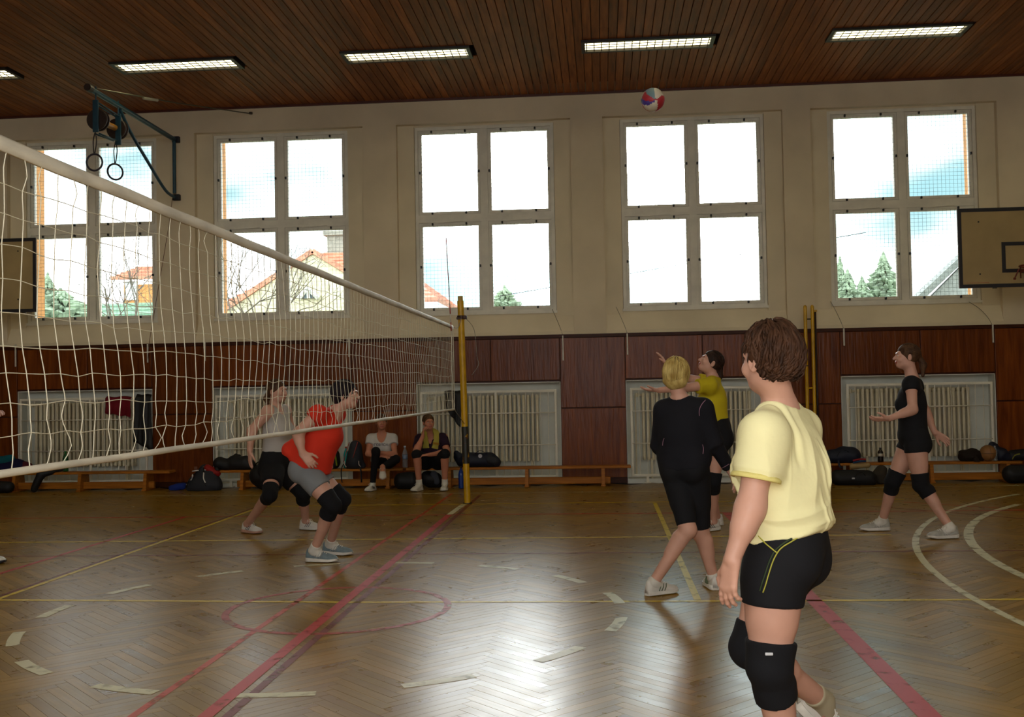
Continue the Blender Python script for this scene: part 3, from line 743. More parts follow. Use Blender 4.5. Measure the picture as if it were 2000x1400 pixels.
MB().tube(cr([pp(zc)+np.array([0.05, -0.03, 0]), pp(zc)+np.array([0.17, -0.02, -0.16]), pp(zc)+np.array([0.20, -0.02, -0.5]), pp(zc)+np.array([0.22, -0.02, -0.62]), pp(zc)+np.array([0.13, -0.03, -0.75])]), 0.0035, 5).build('loose_cord', mat('grey_rope', '#8d8775', rough=0.9), post, smooth=True)
r1 = MB(); e0 = nl((0, 11.53, NT_-0.02)); e1 = pp(zc)+pb*np.array([1, 0, 0])+np.array([0, PY-11.53, 0])
r1.tube(cr([e0, (e0+e1)/2+np.array([0.01, 0, -0.07]), e1]), 0.004, 5); e2_ = nl((0, 11.53, NB_)); e3_ = pp(1.02)+pb*np.array([1, 0, 0])+np.array([0, PY-11.53, 0])
r1.tube([e2_, e3_], 0.004, 5); r1.build('tension_rope', mat('grey_rope', '#8d8775'), net, smooth=True)

# spare yellow posts leaning together on the wall, right
bx_ = at(1573, 597, 15.1); sp = empty('spare_post_pair', (bx_[0], 15.13, 0), 'pair of slim yellow posts joined by rungs standing against the panelling', 'posts')
ztop = bx_[2]
def sl(x, y, z): return (x, y, z)
d2 = at(1587, 597, 15.1)[0]-bx_[0]
dl = at(1590, 790, 15.1)[0]-at(1587, 597, 15.1)[0]
k_ = dl/(at(1590, 790, 15.1)[2]-ztop)
for dx in (0, d2):
    MB().tube([(dx+k_*(0-ztop)*0.2, 0, 0), (dx, 0, ztop-0.02)], 0.026, 12).build('upright', YELM, sp, smooth=True, auto=True)
    MB().lathe([(0.026, -0.02), (0.022, 0.0), (0.012, 0.012)], (dx, 0, ztop), 12).build('end_cap', YELM, sp, smooth=True)
for zr in (at(1583, 758, 15.1)[2], 0.5): MB().tube([(0, 0, zr), (d2, 0, zr)], 0.014, 8).build('rung', YELM, sp, smooth=True)
MB().tube([(0.0, 0, ztop-0.2), (d2, 0, ztop-0.2)], 0.01, 8).build('bolt', CLIPM, sp)
zb = at(1578, 714, 15.1)[2]; MB().lathe([(0.029, -0.008), (0.029, 0.008)], (0, 0, zb), 12).build('band', CLIPM, sp)
dx3 = at(1593, 609, 15.15)[0]-bx_[0]; z3 = at(1593, 609, 15.15)[2]
MB().tube([(dx3, 0.06, 0), (dx3, 0.06, z3)], 0.016, 10).build('dark_rod', mat('dark_rod_steel', '#32211f', rough=0.5, metal=0.3), sp, smooth=True)
MB().bevbox((dx3-0.02, 0.05, z3+0.015), (0.085, 0.05, 0.03), 0.006).build('yellow_bracket', YELM, sp)

# ------------------------------------------------------------------ radiators and their guards in the niches
RADM = mat('radiator_enamel', '#d2c9ac', rough=0.5, var=0.08, scale=4)
GRD = mat('guard_white_enamel', '#dedac8', rough=0.5, var=0.05)
def radiator_section():
    t = MB()
    for yy_, dd in ((-0.045, 0.05), (0.045, 0.05)):
        t.bevbox((0, yy_, 0.58), (0.042, dd, 1.02), 0.016)
    t.bevbox((0, 0, 1.06), (0.046, 0.15, 0.07), 0.02); t.bevbox((0, 0, 0.09), (0.046, 0.15, 0.07), 0.02); t.bb(-0.008, 0.008, -0.04, 0.04, 0.1, 1.05)
    return t.mesh('radiator_section', RADM)
secm = radiator_section()
RL = ['cast iron radiator in leftmost niche, red cloth over its guard', 'cast iron radiator behind the white vest and red shirt players', 'cast iron radiator behind the yellow post and navy duffel bag', 'cast iron radiator behind the blonde player in black', 'cast iron radiator behind the ponytailed player in black']
GL = ['white bar radiator guard in leftmost niche, red cloth hung on it', 'white bar radiator guard behind the white vest and red shirt players', 'white bar radiator guard behind the yellow post and navy duffel bag', 'white bar radiator guard behind the blonde player in black', 'white bar radiator guard behind the ponytailed player in black']
pipem = MB().tube([(0, 0, 0), (0, 0, 0.2)], 0.012, 8).mesh('pipe', RADM)
for i, c in enumerate(NC):
    x0 = c-0.86; ns = 24
    if i == 1: x0 = c-0.8
    e = empty('radiator', (x0, YF+0.13, 0.28), RL[i], 'radiator', 'radiators under the windows')
    for k in range(ns): link('radiator_section', secm, e, (k*0.07, 0, 0))
    t = MB(); t.tube([(-0.12, 0, 1.06), (0, 0, 1.06)], 0.018, 8); t.lathe([(0.028, 0), (0.028, 0.05), (0.02, 0.06)], (-0.1, 0, 1.03), 10); t.tube([(-0.12, 0, 1.06), (-0.12, 0, -0.2)], 0.012, 8); t.build('valve', RADM, e, smooth=True, auto=True)
    for xx in (0.1, 1.5): MB().bb(xx, xx+0.03, -0.05, 0.05, -0.22, 0.08).build('foot', RADM, e)
    g = empty('radiator_guard', (c, YF-0.055, 0), GL[i], 'radiator guard', 'radiator guards in the niches')
    w2 = 1.045; zt, zb = 1.43, 0.115
    t = MB()
    for (a, b) in (((-w2, 0, zb), (-w2, 0, zt)), ((w2, 0, zb), (w2, 0, zt)), ((-w2, 0, zt), (w2, 0, zt)), ((-w2, 0, zb), (w2, 0, zb))):
        hz_ = a[2] == b[2]; t.bevbox((np.array(a)+np.array(b))/2, np.abs(np.array(b)-np.array(a))+(np.array([0.034, 0.022, 0.038]) if hz_ else np.array([0.038, 0.025, 0.034])), 0.006)
    t.bevbox((0.12, 0, (zt+zb)/2), (0.04, 0.025, zt-zb), 0.006)
    t.build('guard_frame', GRD, g)
    for zz_ in (zb+(zt-zb)*0.37, zb+(zt-zb)*0.73+0.02):
        MB().tube([(-w2, -0.008, zz_), (w2, -0.008, zz_)], 0.009, 6).build('cross_bar', GRD, g, smooth=True)
    brm = MB().tube([(0, 0, zb), (0, 0, zt)], 0.0065, 6, cap=False).mesh('vertical_bar', GRD, True)
    for k in range(1, 18):
        if k != 10: link('vertical_bar', brm, g, (-w2+k*2*w2/18, 0.006, 0))
    for xx in (-0.82, 0.82): MB().bb(xx-0.02, xx+0.02, -0.012, 0.012, 0.0, zb).bb(xx-0.05, xx+0.05, -0.03, 0.03, 0.0, 0.012).build('foot', GRD, g)

# thin white cable covers at the top of the panelling and the cable dropping to each
for nm_, (px, y0_, y1_, lab) in enumerate(((1099, 655, 704, 'white cable cover strip right of the middle radiator niche'), (1225, 651, 693, 'white cable cover strip above the left end of the fourth radiator niche'), (1648, 641, 675, 'white cable cover strip right of the spare yellow posts'), (1939, 634, 669, 'white cable cover strip at far right of the panelling, below the backboard'), (30, 672, 716, 'white cable cover strip at far left of the panelling, behind the net'), (288, 672, 708, 'white cable cover strip above the red cloth niche, its right end'), (400, 668, 705, 'white cable cover strip left of the second radiator niche'), (681, 660, 697, 'white cable cover strip above the red shirt player'))):
    a = at(px, y0_, YF-0.04); b = at(px, y1_, YF-0.04)
    t = MB(); t.bevbox((0, 0, (b[2]-a[2])/2), (0.022, 0.02, a[2]-b[2]), 0.004)
    o = t.build('cable_cover', mat('cable_cover_plastic', '#c9c4b4', rough=0.6), None, loc=(a[0], YF-0.034, a[2])); tag(o, lab, 'cable cover', 'cable covers on the panelling')
    if nm_ in (0, 1, 2, 3):
        q = MB().tube(cr([(0, 0.02, 0), (-0.03, 0.03, 0.1), (-0.10, 0.06, 0.28), (-0.16, 0.10, 0.42)] if nm_ != 3 else [(0, 0.02, 0), (-0.06, 0.03, 0.12), (-0.16, 0.06, 0.25), (-0.3, 0.1, 0.36)]), 0.004, 5)
        q.build('cable', mat('grey_cable', '#7d7768'), o, smooth=True)

# ------------------------------------------------------------------ basketball backboards on the window wall
BBW = mat('backboard_board', '#a68f5f', rough=0.6, var=0.06, scale=3); BBK = mat('backboard_black_line', '#16141a', rough=0.5)
ORG = mat('rim_red_paint', '#6d2416', rough=0.45)
def backboard(x0, z0, z1, Y, label, side):
    wd = 1.8; cx_ = x0+wd/2 if side > 0 else x0-wd/2; zc_ = (z0+z1)/2; hh = z1-z0
    e = empty('basketball_backboard', (cx_, Y, zc_), label, 'basketball backboard', 'basketball backboards')
    MB().bevbox((0, 0.014, 0), (wd, 0.028, hh), 0.004).build('board', BBW, e)
    t = MB(); ring(t, -wd/2, wd/2, -hh/2, hh/2, 0.05, -0.004, 0.001); t.build('border', BBK, e)
    t = MB(); ring(t, -0.295-0.03, 0.295+0.03, -hh/2+0.20, -hh/2+0.62, 0.05, -0.004, 0.001); t.build('target_square', BBK, e)
    r = MB(); r.tube(arcpts((0, -0.37), 0.225, 0, 2*PI, 29, -hh/2+0.25)[:-1], 0.011, 8, closed=True); r.build('rim', ORG, e, smooth=True)
    q = MB(); q.bevbox((0, -0.09, -hh/2+0.21), (0.2, 0.14, 0.05), 0.01)
    for sx in (-1, 1): q.tube([(sx*0.09, -0.02, -hh/2+0.12), (sx*0.2, -0.30, -hh/2+0.24)], 0.008, 6)
    q.tube([(-0.2, -0.25, -hh/2+0.22), (-0.24, -0.2, -hh/2+0.10)], 0.009, 6); q.lathe([(0.014, 0), (0.02, 0.012), (0.014, 0.03)], (-0.24, -0.2, -hh/2+0.08), 8)
    q.build('rim_bracket', ORG, e)
    bl = MB()
    for sx in (-1, 1):
        for sz in (-1, 1): bl.bb(sx*0.62-0.01, sx*0.62+0.01, -0.004, 0.0, sz*0.36-0.01, sz*0.36+0.01)
    bl.build('bolt_heads', CLIPM, e); 
    for sx in (side*0.05, side*0.65):
        a = MB()
        for sz in (-0.3, 0.3): a.tube([(sx, 0.02, sz), (sx, YF-Y, sz+0.02)], 0.02, 8)
        a.tube([(sx, 0.03, 0.3), (sx, YF-Y-0.02, -0.28)], 0.014, 8); a.bb(sx-0.03, sx+0.03, YF-Y-0.02, YF-Y, -0.45, 0.45)
        a.build('wall_arm', mat('grey_steel_arm', '#4d5052', rough=0.5, metal=0.3), e)
    # small red print along the lower border
    s = MB()
    rr = random.Random(4); x = -wd/2+0.07
    while x < -wd/2+0.40:
        w_ = rr.uniform(0.008, 0.018); s.bb(x, x+w_, -0.0015, 0.0005, -hh/2+0.066, -hh/2+0.074); x += w_+0.006
    s.build('faint_red_print', mat('faint_red_print_ink', '#a5583f', rough=0.7), e)
    return e
YBD = 13.95
tl = at(1868, 408, YBD); bl_ = at(1875, 563, YBD)
backboard((tl[0]+bl_[0])/2, bl_[2], tl[2], YBD, 'wooden basketball backboard with black border at right edge, red rim', 1)
tr_ = at(70, 464, YBD); br_ = at(71, 609, YBD)
backboard((tr_[0]+br_[0])/2, br_[2], tr_[2], YBD, 'wooden basketball backboard with black border at left edge, behind net', -1)

# ------------------------------------------------------------------ swing-out bracket with gymnastic rings
BLU = mat('teal_blue_steel', '#133d4d', rough=0.4, var=0.15, scale=9); DKW = mat('reel_dark_wood', '#2c1a10', rough=0.5); YRO = mat('yellow_roller', '#a8741c', rough=0.5); STRAP = mat('brown_leather_strap', '#2a1511', rough=0.7)
X0 = at(341, 270, YF-0.05)[0]
def onx(px, py, X=None):
    d = ray(px, py); t = ((X0 if X is None else X)-CAM[0])/d[0]; return CAM+t*d
wt, wbm = onx(340, 272), onx(343, 386)
wt[1] = min(wt[1], YF-0.06); wbm[1] = wt[1]
tip = onx(174, 172); b1 = onx(184, 178); mid = onx(234, 213)
rb_ = empty('ring_bracket', (X0, YF, wbm[2]), 'blue steel swing bracket high on wall carrying ring reels', 'wall bracket')
def L(p): return np.asarray(p, float)-np.array([X0, YF, wbm[2]])
MB().tube([L(wt), L(tip)], 0.037, 12).build('arm', BLU, rb_, smooth=True, auto=True)
MB().tube([L(wt)+np.array([0, 0, -0.02]), L(wbm)+np.array([0, 0, 0.06])], 0.028, 12).build('upright', BLU, rb_, smooth=True, auto=True)
bend = onx(322, 370)
MB().tube(cr([L(mid), L(onx(255, 258)), L(onx(290, 318)), L(bend), L(wbm)], 5), 0.024, 10).build('brace', BLU, rb_, smooth=True, auto=True)
h_ = MB()
for p in (wt, wbm): h_.bevbox(L(p)+np.array([0.02, 0.03, 0]), (0.12, 0.07, 0.1), 0.012)
h_.build('wall_hinge', mat('dark_hinge_steel', '#1d1d24', rough=0.5, metal=0.4), rb_)
MB().lathe([(0.05, -0.05), (0.05, 0.05)], L(tip), 12, rot=np.array([[1, 0, 0], [0, 0, -1], [0, 1, 0.0]])).build('end_pulley', DKW, rb_)
Y1 = b1[1]; Y2 = onx(229, 215)[1]
for Y, pxc, (ya, yb_), (ryc), nm in ((Y1, 187, (195, 258), 232, 'a'), (Y2, 231, (222, 283), 250, 'b')):
    ta = at(pxc, ya, Y); tb = at(pxc, yb_, Y)
    q = MB().bevbox(((ta+tb)/2-np.array([X0, YF, wbm[2]])), (0.08, 0.03, ta[2]-tb[2]), 0.006); q.build('reel_plate', BLU, rb_)
    MB().tube([L(ta)+np.array([0, 0, -0.01]), L(ta)+np.array([0, 0, 0.18])], 0.010, 6).build('hanger', BLU, rb_)
    ce = at(pxc-(0 if nm == 'a' else 6), ryc, Y)
    rot = np.array([[1, 0, 0], [0, 0, -1], [0, 1, 0.0]])
    MB().lathe([(0.02, -0.05), (0.135, -0.05), (0.145, -0.04), (0.145, -0.025), (0.10, -0.02), (0.10, 0.02), (0.145, 0.025), (0.145, 0.04), (0.135, 0.05), (0.02, 0.05)], L(ce)+np.array([0, 0.07, 0]), 24, rot=rot).build('reel', DKW, rb_, smooth=True, auto=True)
    if nm == 'a': cea = ce
    else: ceb = ce
MB().tube([L(cea)+np.array([0, 0.1, 0]), L(ceb)+np.array([0, 0.0, 0])], 0.042, 12).build('roller', YRO, rb_, smooth=True, auto=True)
for (pa, pb2) in (((188, 201), (229, 227)), ((190, 261), (225, 275))):
    for dx in (-0.03, 0.03): MB().tube([L(at(*pa, Y1))+np.array([dx, 0, 0]), L(at(*pb2, Y2))+np.array([dx, 0, 0])], 0.012, 8).build('rail', BLU, rb_, smooth=True)
ra_ = at(491, 222, YF)
MB().tube([L(b1)+np.array([0, 0, 0.04]), L(b1*0.5+ra_*0.5), L(ra_)], 0.009, 6).build('tie_rod', mat('tie_rod_steel', '#5d5a4a', rough=0.4, metal=0.6), rb_)
mdt = b1*0.68+ra_*0.32
MB().tube([L(mdt)-nrm(ra_-b1)*0.13, L(mdt)+nrm(ra_-b1)*0.13], 0.02, 8).build('turnbuckle', mat('bright_steel', '#b9b6a8', rough=0.3, metal=0.7), rb_)
MB().lathe([(0.03, 0), (0.03, 0.03)], L(ra_)+np.array([0, -0.03, -0.015]), 8).build('wall_plate', DKW, rb_)
MB().tube([L(wbm)+np.array([-.02, -.03, 0]), L(at(330, 440, YF-.05)), L(at(292, 665, YF-.08)), L(at(289, 700, YF-.06))], .005, 5).build('pull_rope', mat('brown_rope', '#6b4a35', rough=.9), rb_, smooth=True)
for Y, (sx0, sy0, sy1), (rx, ry), rot_, lab in ((Y1, (186, 258, 300), (184.5, 317), 0.1, 'dark gymnastic ring on brown strap, left one, against window mullion'), (Y2, (226, 276, 322), (225, 335.5), 0.75, 'dark gymnastic ring on brown strap, right one, against bright pane')):
    c0 = at(rx, ry, Y); e = empty('gymnastic_ring', c0, lab, 'gymnastic ring', 'gymnastic rings on the bracket')
    th = np.linspace(0, 2*PI, 33)[:-1]; R0 = 0.105
    P = np.stack([R0*np.cos(th)*math.cos(rot_), R0*np.cos(th)*math.sin(rot_), R0*np.sin(th)*1.06], -1)
    MB().tube(P, 0.0135, 8, closed=True).build('ring', mat('ring_dark_wood', '#2d2430', rough=0.45), e, smooth=True)
    top = at(sx0, sy0, Y)-c0
    s = MB()
    for off in (-0.012, 0.012): s.tube(cr([top, top*0.6+np.array([off*2, 0, R0*0.4]), np.array([off*0.6, 0, R0+0.02])]), 0.014, 6, flat=0.4)
    s.build('strap', STRAP, e, smooth=True)

# ------------------------------------------------------------------ the volleyball in the air
bc = az(1275, 195, 9.3); R = 0.105
bm_ = bmesh.new(); bmesh.ops.create_uvsphere(bm_, u_segments=48, v_segments=32, radius=R)
fcol = [mat('ball_white', '#c9c2ae', rough=0.5), mat('ball_red', '#a32430', rough=0.5), mat('ball_purple_blue', '#45378a', rough=0.5), mat('ball_teal_grey', '#6d8a8e', rough=0.5), mat('ball_dark_blue', '#2e3f6d', rough=0.5)]
ballv = {}
axis = nrm(np.array([0.25, -0.95, -0.25]))
ball = empty('volleyball', bc, 'red, white and blue volleyball flying above the fourth window', 'ball')
# twelve curved panels around a swirl axis
ax2 = nrm(np.cross(axis, [0, 0, 1])); ax3 = np.cross(axis, ax2)
groups = {}
for f in bm_.faces:
    c = nrm(np.array(f.calc_center_median())); th = math.acos(max(-1, min(1, c@axis))); ph = math.degrees(math.atan2(c@ax3, c@ax2)+th*0.35-0.3) % 360
    k = 5 if 210 <= ph < 280 else 4 if 280 <= ph < 330 else 0 if ph >= 330 or ph < 10 else 1 if ph < 38 else 2 if ph < 110 else 3; kk = k if th < PI/2 else 6+k
    groups.setdefault(kk, []).append([v.co[:] for v in f.verts])
order = [1, 2, 0, 1, 3, 0, 0, 4, 1, 0, 2, 3]
for kk, fs in groups.items():
    mb = MB()
    for q in fs:
        mb.add(np.array(q), [tuple(range(len(q)))])
    o = mb.build('panel', fcol[order[kk]], ball, smooth=True)
    bmx = bmesh.new(); bmx.from_mesh(o.data); bmesh.ops.remove_doubles(bmx, verts=bmx.verts, dist=1e-5)
    for v in bmx.verts:
        if v.is_boundary: v.co *= 0.972
    bmx.to_mesh(o.data); bmx.free()
bm_.free()

# ------------------------------------------------------------------ benches along the wall
BEN = mat('bench_pine', '#a2631a', rough=0.5, spec=.2, var=0.18, scale=4, stretch=(0.6, 8, 8))
BY = 14.86
def bench(px0, px1, py0, py1, legs, label):
    a = at(px0, py0, BY); b = at(px1, py1, BY); x0, x1 = a[0], b[0]; z = 0.30
    e = empty('gym_bench', ((x0+x1)/2, BY, 0), label, 'bench', 'low wooden benches along the wall')
    cx_ = (x0+x1)/2
    MB().bevbox((0, 0, z-0.018), (x1-x0, 0.26, 0.036), 0.008).build('seat', BEN, e)
    lx = [at(p, 925, BY)[0]-cx_ for p in legs]
    for q in lx:
        lg = MB(); lg.loft([[(q-0.025, -0.12, z-0.036), (q+0.025, -0.12, z-0.036), (q+0.025, 0.12, z-0.036), (q-0.025, 0.12, z-0.036)], [(q-0.025, -0.16, 0.03), (q+0.025, -0.16, 0.03), (q+0.025, 0.16, 0.03), (q-0.025, 0.16, 0.03)]])
        lg.build('leg', BEN, e)
        MB().bevbox((q, 0, 0.015), (0.07, 0.36, 0.03), 0.006).build('foot', BEN, e)
    MB().bevbox((( min(lx)+max(lx))/2, -0.02, 0.085), (max(lx)-min(lx)+0.22, 0.06, 0.105), 0.012).build('balance_beam', BEN, e)
    return e
bench(20, 337, 921, 917, (36, 163, 290), 'low pine bench at far left under the red cloth radiator')
bench(422, 790, 917, 912, (478, 618, 761), 'low pine bench behind the white vest and red shirt players')
bench(796, 1232, 912, 908, (880, 1030, 1178), 'low pine bench with the navy duffel, passing behind the yellow post')
bench(1620, 1990, 894, 885, (1660, 1815, 1964), 'low pine bench at right behind the ponytailed player')
# ------------------------------------------------------------------ people
SKIN = mat('skin', '#c69884', rough=0.5, var=0.06, scale=7, spec=0.35)
SKIN2 = mat('tanned_skin', '#bb7c60', rough=0.5, var=0.06, scale=7, spec=0.35)
LIP = mat('lip', '#a8574c', rough=0.45); EYW = mat('eye_white', '#d6d0c6', rough=0.3); IRIS = mat('iris', '#33261d', rough=0.2); BROW = mat('eyebrow', '#6b4a36', rough=0.8)
def frame(fwd, up):
    f = nrm(fwd); u = np.asarray(up, float); u = nrm(u-f*(u@f)); l = np.cross(u, f); return f, u, l      # forward, up, left
def head_prims(J, s):
    c = J['head']; f, u, l = frame(J['hf'], J['hu']); A = np.array([l, f, u])
    P = [el(c+u*.030*s-f*.012*s, A, np.array([.075, .094, .088])*s, .02),
         el(c-u*.030*s+f*.022*s, A, np.array([.059, .072, .082])*s, .03),
         el(c-u*.083*s+f*.054*s, A, np.array([.034, .027, .026])*s, .025),
         el(c-u*.065*s+f*.01*s, A, np.array([.053, .055, .03])*s, .03),
         rc(c+u*.004*s+f*.088*s, c-u*.030*s+f*.108*s, .0085*s, .0125*s, .012),
         rc(c-u*.030*s+f*.094*s+l*.012*s, c-u*.030*s+f*.094*s-l*.012*s, .008*s, .008*s, .01),
         rc(c+u*.020*s+f*.085*s+l*.035*s, c+u*.020*s+f*.085*s-l*.035*s, .011*s, .011*s, .018)]
    for sg in (-1, 1):
        P.append(el(c+l*sg*.031*s+f*.093*s+u*.0*s, A, np.array([.016, .012, .009])*s, .012, sub=True))
        P.append(el(c+l*sg*.031*s+f*.079*s, A, np.array([.0125, .0125, .0115])*s, .003))
        P.append(el(c+l*sg*.043*s+f*.066*s-u*.03*s, A, np.array([.02, .02, .022])*s, .025))
    P.append(rc(c-u*.055*s+f*.0885*s+l*.017*s, c-u*.055*s+f*.0885*s-l*.017*s, .0068*s, .0068*s, .006))
    P.append(rc(c-u*.066*s+f*.086*s+l*.013*s, c-u*.066*s+f*.086*s-l*.013*s, .0075*s, .0075*s, .006))
    for sg in (-1, 1):
        e = c+l*sg*.074*s-f*.010*s-u*.006*s; E = np.array([nrm(l*sg+f*-.35), nrm(f+l*sg*.35), u])
        P.append(el(e+l*sg*.004*s, E, np.array([.010, .020, .033])*s, .006)); P.append(el(e+l*sg*.014*s+f*.004*s, E, np.array([.006, .011, .02])*s, .006, sub=True))
    return P
def face_mats(C_, J, s):
    """material of each face of a head from its place on the face"""
    c = J['head']; f, u, l = frame(J['hf'], J['hu']); d = (C_-c)/s; x = d@l; y = d@f; z = d@u
    m = np.zeros(len(C_), int); ax = np.abs(x)
    m[(y > .075) & (ax < .026) & (z < -.050) & (z > -.072) & (y > .084)] = 1
    ew = (y > .07) & (((ax-.031)/.0125)**2+(z/.0056)**2 < 1); m[ew] = 2
    m[(y > .07) & ((ax-.031)**2+z**2 < .0062**2)] = 3
    m[(y > .062) & (ax > .016) & (ax < .045) & (np.abs(z-.0215+np.abs(ax-.033)*.14) < .003)] = 4
    return m
def hand_prims(W, hd, pn, thumb, s, curl=0.5, spread=1.0, curls=None):
    """palm, four fingers in three bends each and a thumb; hd wrist to knuckles, pn the way the palm faces, thumb +1 or -1 along hd x pn"""
    hd = nrm(hd); pn = nrm(np.asarray(pn)-hd*(np.asarray(pn)@hd)); sd = np.cross(hd, pn)*thumb
    P = []
    ks = [(.030, .086, .070), (.010, .090, .078), (-.010, .086, .072), (-.029, .078, .057)]
    for i, (o, ln, fl_) in enumerate(ks):
        a = W+sd*o*.55*s; k = W+hd*ln*s+sd*o*s*.88
        P.append(rc(a-hd*.0*s, k, .0175*s, .0125*s, .016, fn=pn, ff=1.25))
        cu = curl if curls is None else curls[i]
        d0 = nrm(hd+sd*o*4.5*spread); p = k; ang = 0
        for q, (fr, r0, r1) in enumerate(((.44, .0098, .0088), (.31, .0088, .0080), (.25, .0080, .0066))):
            ang += cu*(0.55 if q == 0 else 0.75)
            d = d0*math.cos(ang)+pn*math.sin(ang); e = p+d*fl_*fr*s
            P.append(rc(p, e, r0*s, r1*s, .004*s if q else .008*s)); p = e
    t0 = W+hd*.022*s+sd*.020*s; t1 = t0+nrm(hd*.65+sd*.75+pn*.25)*.042*s; t2 = t1+nrm(hd*.85+sd*.45+pn*.25*(1+curl))*.032*s; t3 = t2+nrm(hd*.95+sd*.15+pn*.3*(1+curl))*.024*s
    P += [rc(t0, t1, .0165*s, .0125*s, .014), rc(t1, t2, .0112*s, .0098*s, .004), rc(t2, t3, .0098*s, .0078*s, .004)]
    return P
def limb(a, b, ra, rb_, k=.03): return rc(a, b, ra, rb_, k)
def body_prims(J, s, w=1.0, d=1.0, lim=1.0, bust=1.0, arm=1.0):
    P = {}
    up = nrm(J['chest']-J['pelvis']); lc = nrm(J['shL']-J['shR']); lc = nrm(lc-up*(lc@up)); fc = np.cross(lc, up)
    lp = nrm(J['hipL']-J['hipR']); upp = nrm(up-lp*(lp@up)); fp = np.cross(lp, upp)
    J['_f'] = fc; J['_l'] = lc; J['_u'] = up; J['_fp'] = fp; J['_lp'] = lp
    pel, che = J['pelvis'], J['chest']; wai = pel*.52+che*.48
    T = [el(pel+upp*.02*s, np.array([lp, fp, upp]), np.array([.160*w, .108*d, .115])*s, .05),
         rc(pel+upp*.05*s, wai, .112*d*s, .098*d*s, .06, fn=lp, ff=1/(1.38*w/d)),
         rc(wai, che-up*.05*s, .098*d*s, .108*d*s, .06, fn=lc, ff=1/(1.36*w/d)),
         el(che, np.array([lc, fc, up]), np.array([.146*w, .108*d, .155])*s, .05)]
    for sg, nm in ((1, 'L'), (-1, 'R')):
        T.append(el(che+lc*sg*.068*s*w+fc*.075*d*s-up*.02*s, np.array([lc, fc, up]), np.array([.062, .055, .06])*s*bust, .035))
        T.append(el(J['hip'+nm]-fp*.045*d*s-upp*.01*s+lp*sg*-.005*s, np.array([lp, fp, upp]), np.array([.084*w, .090*d, .095])*s, .045))
        T.append(rc(J['neck']-up*.02*s, J['sh'+nm]*.92+J['neck']*.08, .046*s, .05*s, .05))
        T.append(rc(che+up*.05*s, J['sh'+nm]*.85+che*.15, .085*s, .055*s, .05))
    P['torso'] = T
    P['neck'] = [rc(J['neck']-up*.02*s, J['head']-nrm(J['hu'])*.055*s-nrm(J['hf'])*.022*s, .056*s*lim**.5, .050*s, .03)]
    for nm in 'LR':
        sh, e_, wr = J['sh'+nm], J['el'+nm], J['wr'+nm]; a = arm
        P['ua'+nm] = [rc(sh, e_, .050*s*a, .040*s*a, .04), el(sh, I3, np.array([.054, .054, .054])*s*a, .04)]
        P['fa'+nm] = [rc(e_, wr, .039*s*a, .0265*s*a**.5, .03), rc(e_*.85+wr*.15, e_*.6+wr*.4, .041*s*a, .036*s*a, .03)]
        P['hand'+nm] = hand_prims(wr+nrm(J['hd'+nm])*.012*s, J['hd'+nm], J['pn'+nm], J.get('th'+nm, 1), s*.97, J.get('cu'+nm, .5), curls=J.get('cus'+nm))
        hp, kn, an = J['hip'+nm], J['kn'+nm], J['an'+nm]
        td = nrm(kn-hp); sd_ = nrm(an-kn); fk = J.get('kf'+nm)
        back = nrm(-(td*1.0-sd_)) if np.linalg.norm(td-sd_) > .15 else -J['_fp']
        if fk is not None: back = -nrm(fk)
        back = nrm(back-sd_*(back@sd_))
        P['th'+nm] = [rc(hp+td*.03*s, kn, .089*s*lim, .058*s*lim, .022), rc(hp+td*.08*s, hp*.45+kn*.55, .09*s*lim, .077*s*lim, .022)]
        P['sh_'+nm] = [rc(kn, an, .054*s*lim, .035*s*lim**.6, .02), rc(kn*.82+an*.18+back*.020*s, kn*.55+an*.45+back*.012*s, .050*s*lim, .044*s*lim, .02), el(kn-back*.012*s, I3, np.array([.052, .052, .054])*s*lim, .02)]
        t = nrm(J['toe'+nm]); P['ft'+nm] = [rc(an, an+t*.05*s-np.array(J.get('fu'+nm, (0, 0, 1)))*.03*s, .036*s, .034*s, .02)]
        J['_back'+nm] = back
    P['head'] = head_prims(J, J.get('hs', s))
    return P
def add_body(name, label, J, s, h=.007, hh=.0045, hm=None, skin=None, **kw):
    """the body as one continuous mesh; head and hands are sampled finer than the rest"""
    P = body_prims(J, s, **kw); skin = skin or SKIN
    base = np.array([J['pelvis'][0], J['pelvis'][1], 0.0])
    allp = [q for k in P for q in P[k]]
    hs = J.get('hs', s); blocks = []
    hb = (J['head']-.150*hs, J['head']+.150*hs); hb[0][2] = J['head'][2]-.125*hs
    blocks.append(hb+(hh,))
    for nm in 'LR':
        b = [pbound(q) for q in P['hand'+nm][1:]]
        lo = np.min([x[0] for x in b], 0)-.008; hi = np.max([x[1] for x in b], 0)+.008
        blocks.append((lo, hi, hm or hh*.75))
    Vs, Qs, Ms = [], [], []; n = 0
    V, Q = soft(allp, h)
    cen = V[Q].mean(1); keep = np.ones(len(Q), bool)
    for lo, hi, _ in blocks: keep &= ~np.all((cen > lo+h*1.2) & (cen < hi-h*1.2), 1)
    Vs.append(V); Qs.append(Q[keep]); Ms.append(np.zeros(keep.sum(), int)); n += len(V)
    for bi, (lo, hi, hx) in enumerate(blocks):
        V, Q = soft(allp, hx, box=(lo, hi))
        if not len(V): continue
        Vs.append(V); Qs.append(Q+n); n += len(V)
        Ms.append(face_mats(V[Q].mean(1), J, hs) if bi == 0 else np.zeros(len(Q), int))
    V = np.concatenate(Vs); Q = np.concatenate(Qs); Mi = np.concatenate(Ms)
    used = np.unique(Q); rm = np.full(len(V), -1); rm[used] = np.arange(len(used)); V = V[used]; Q = rm[Q]
    me = qmesh(name, V-base, Q, [skin, LIP, EYW, IRIS, BROW], Mi)
    o = link(name, me, None, Vector(base)); tag(o, label, 'person')
    return o, P, base
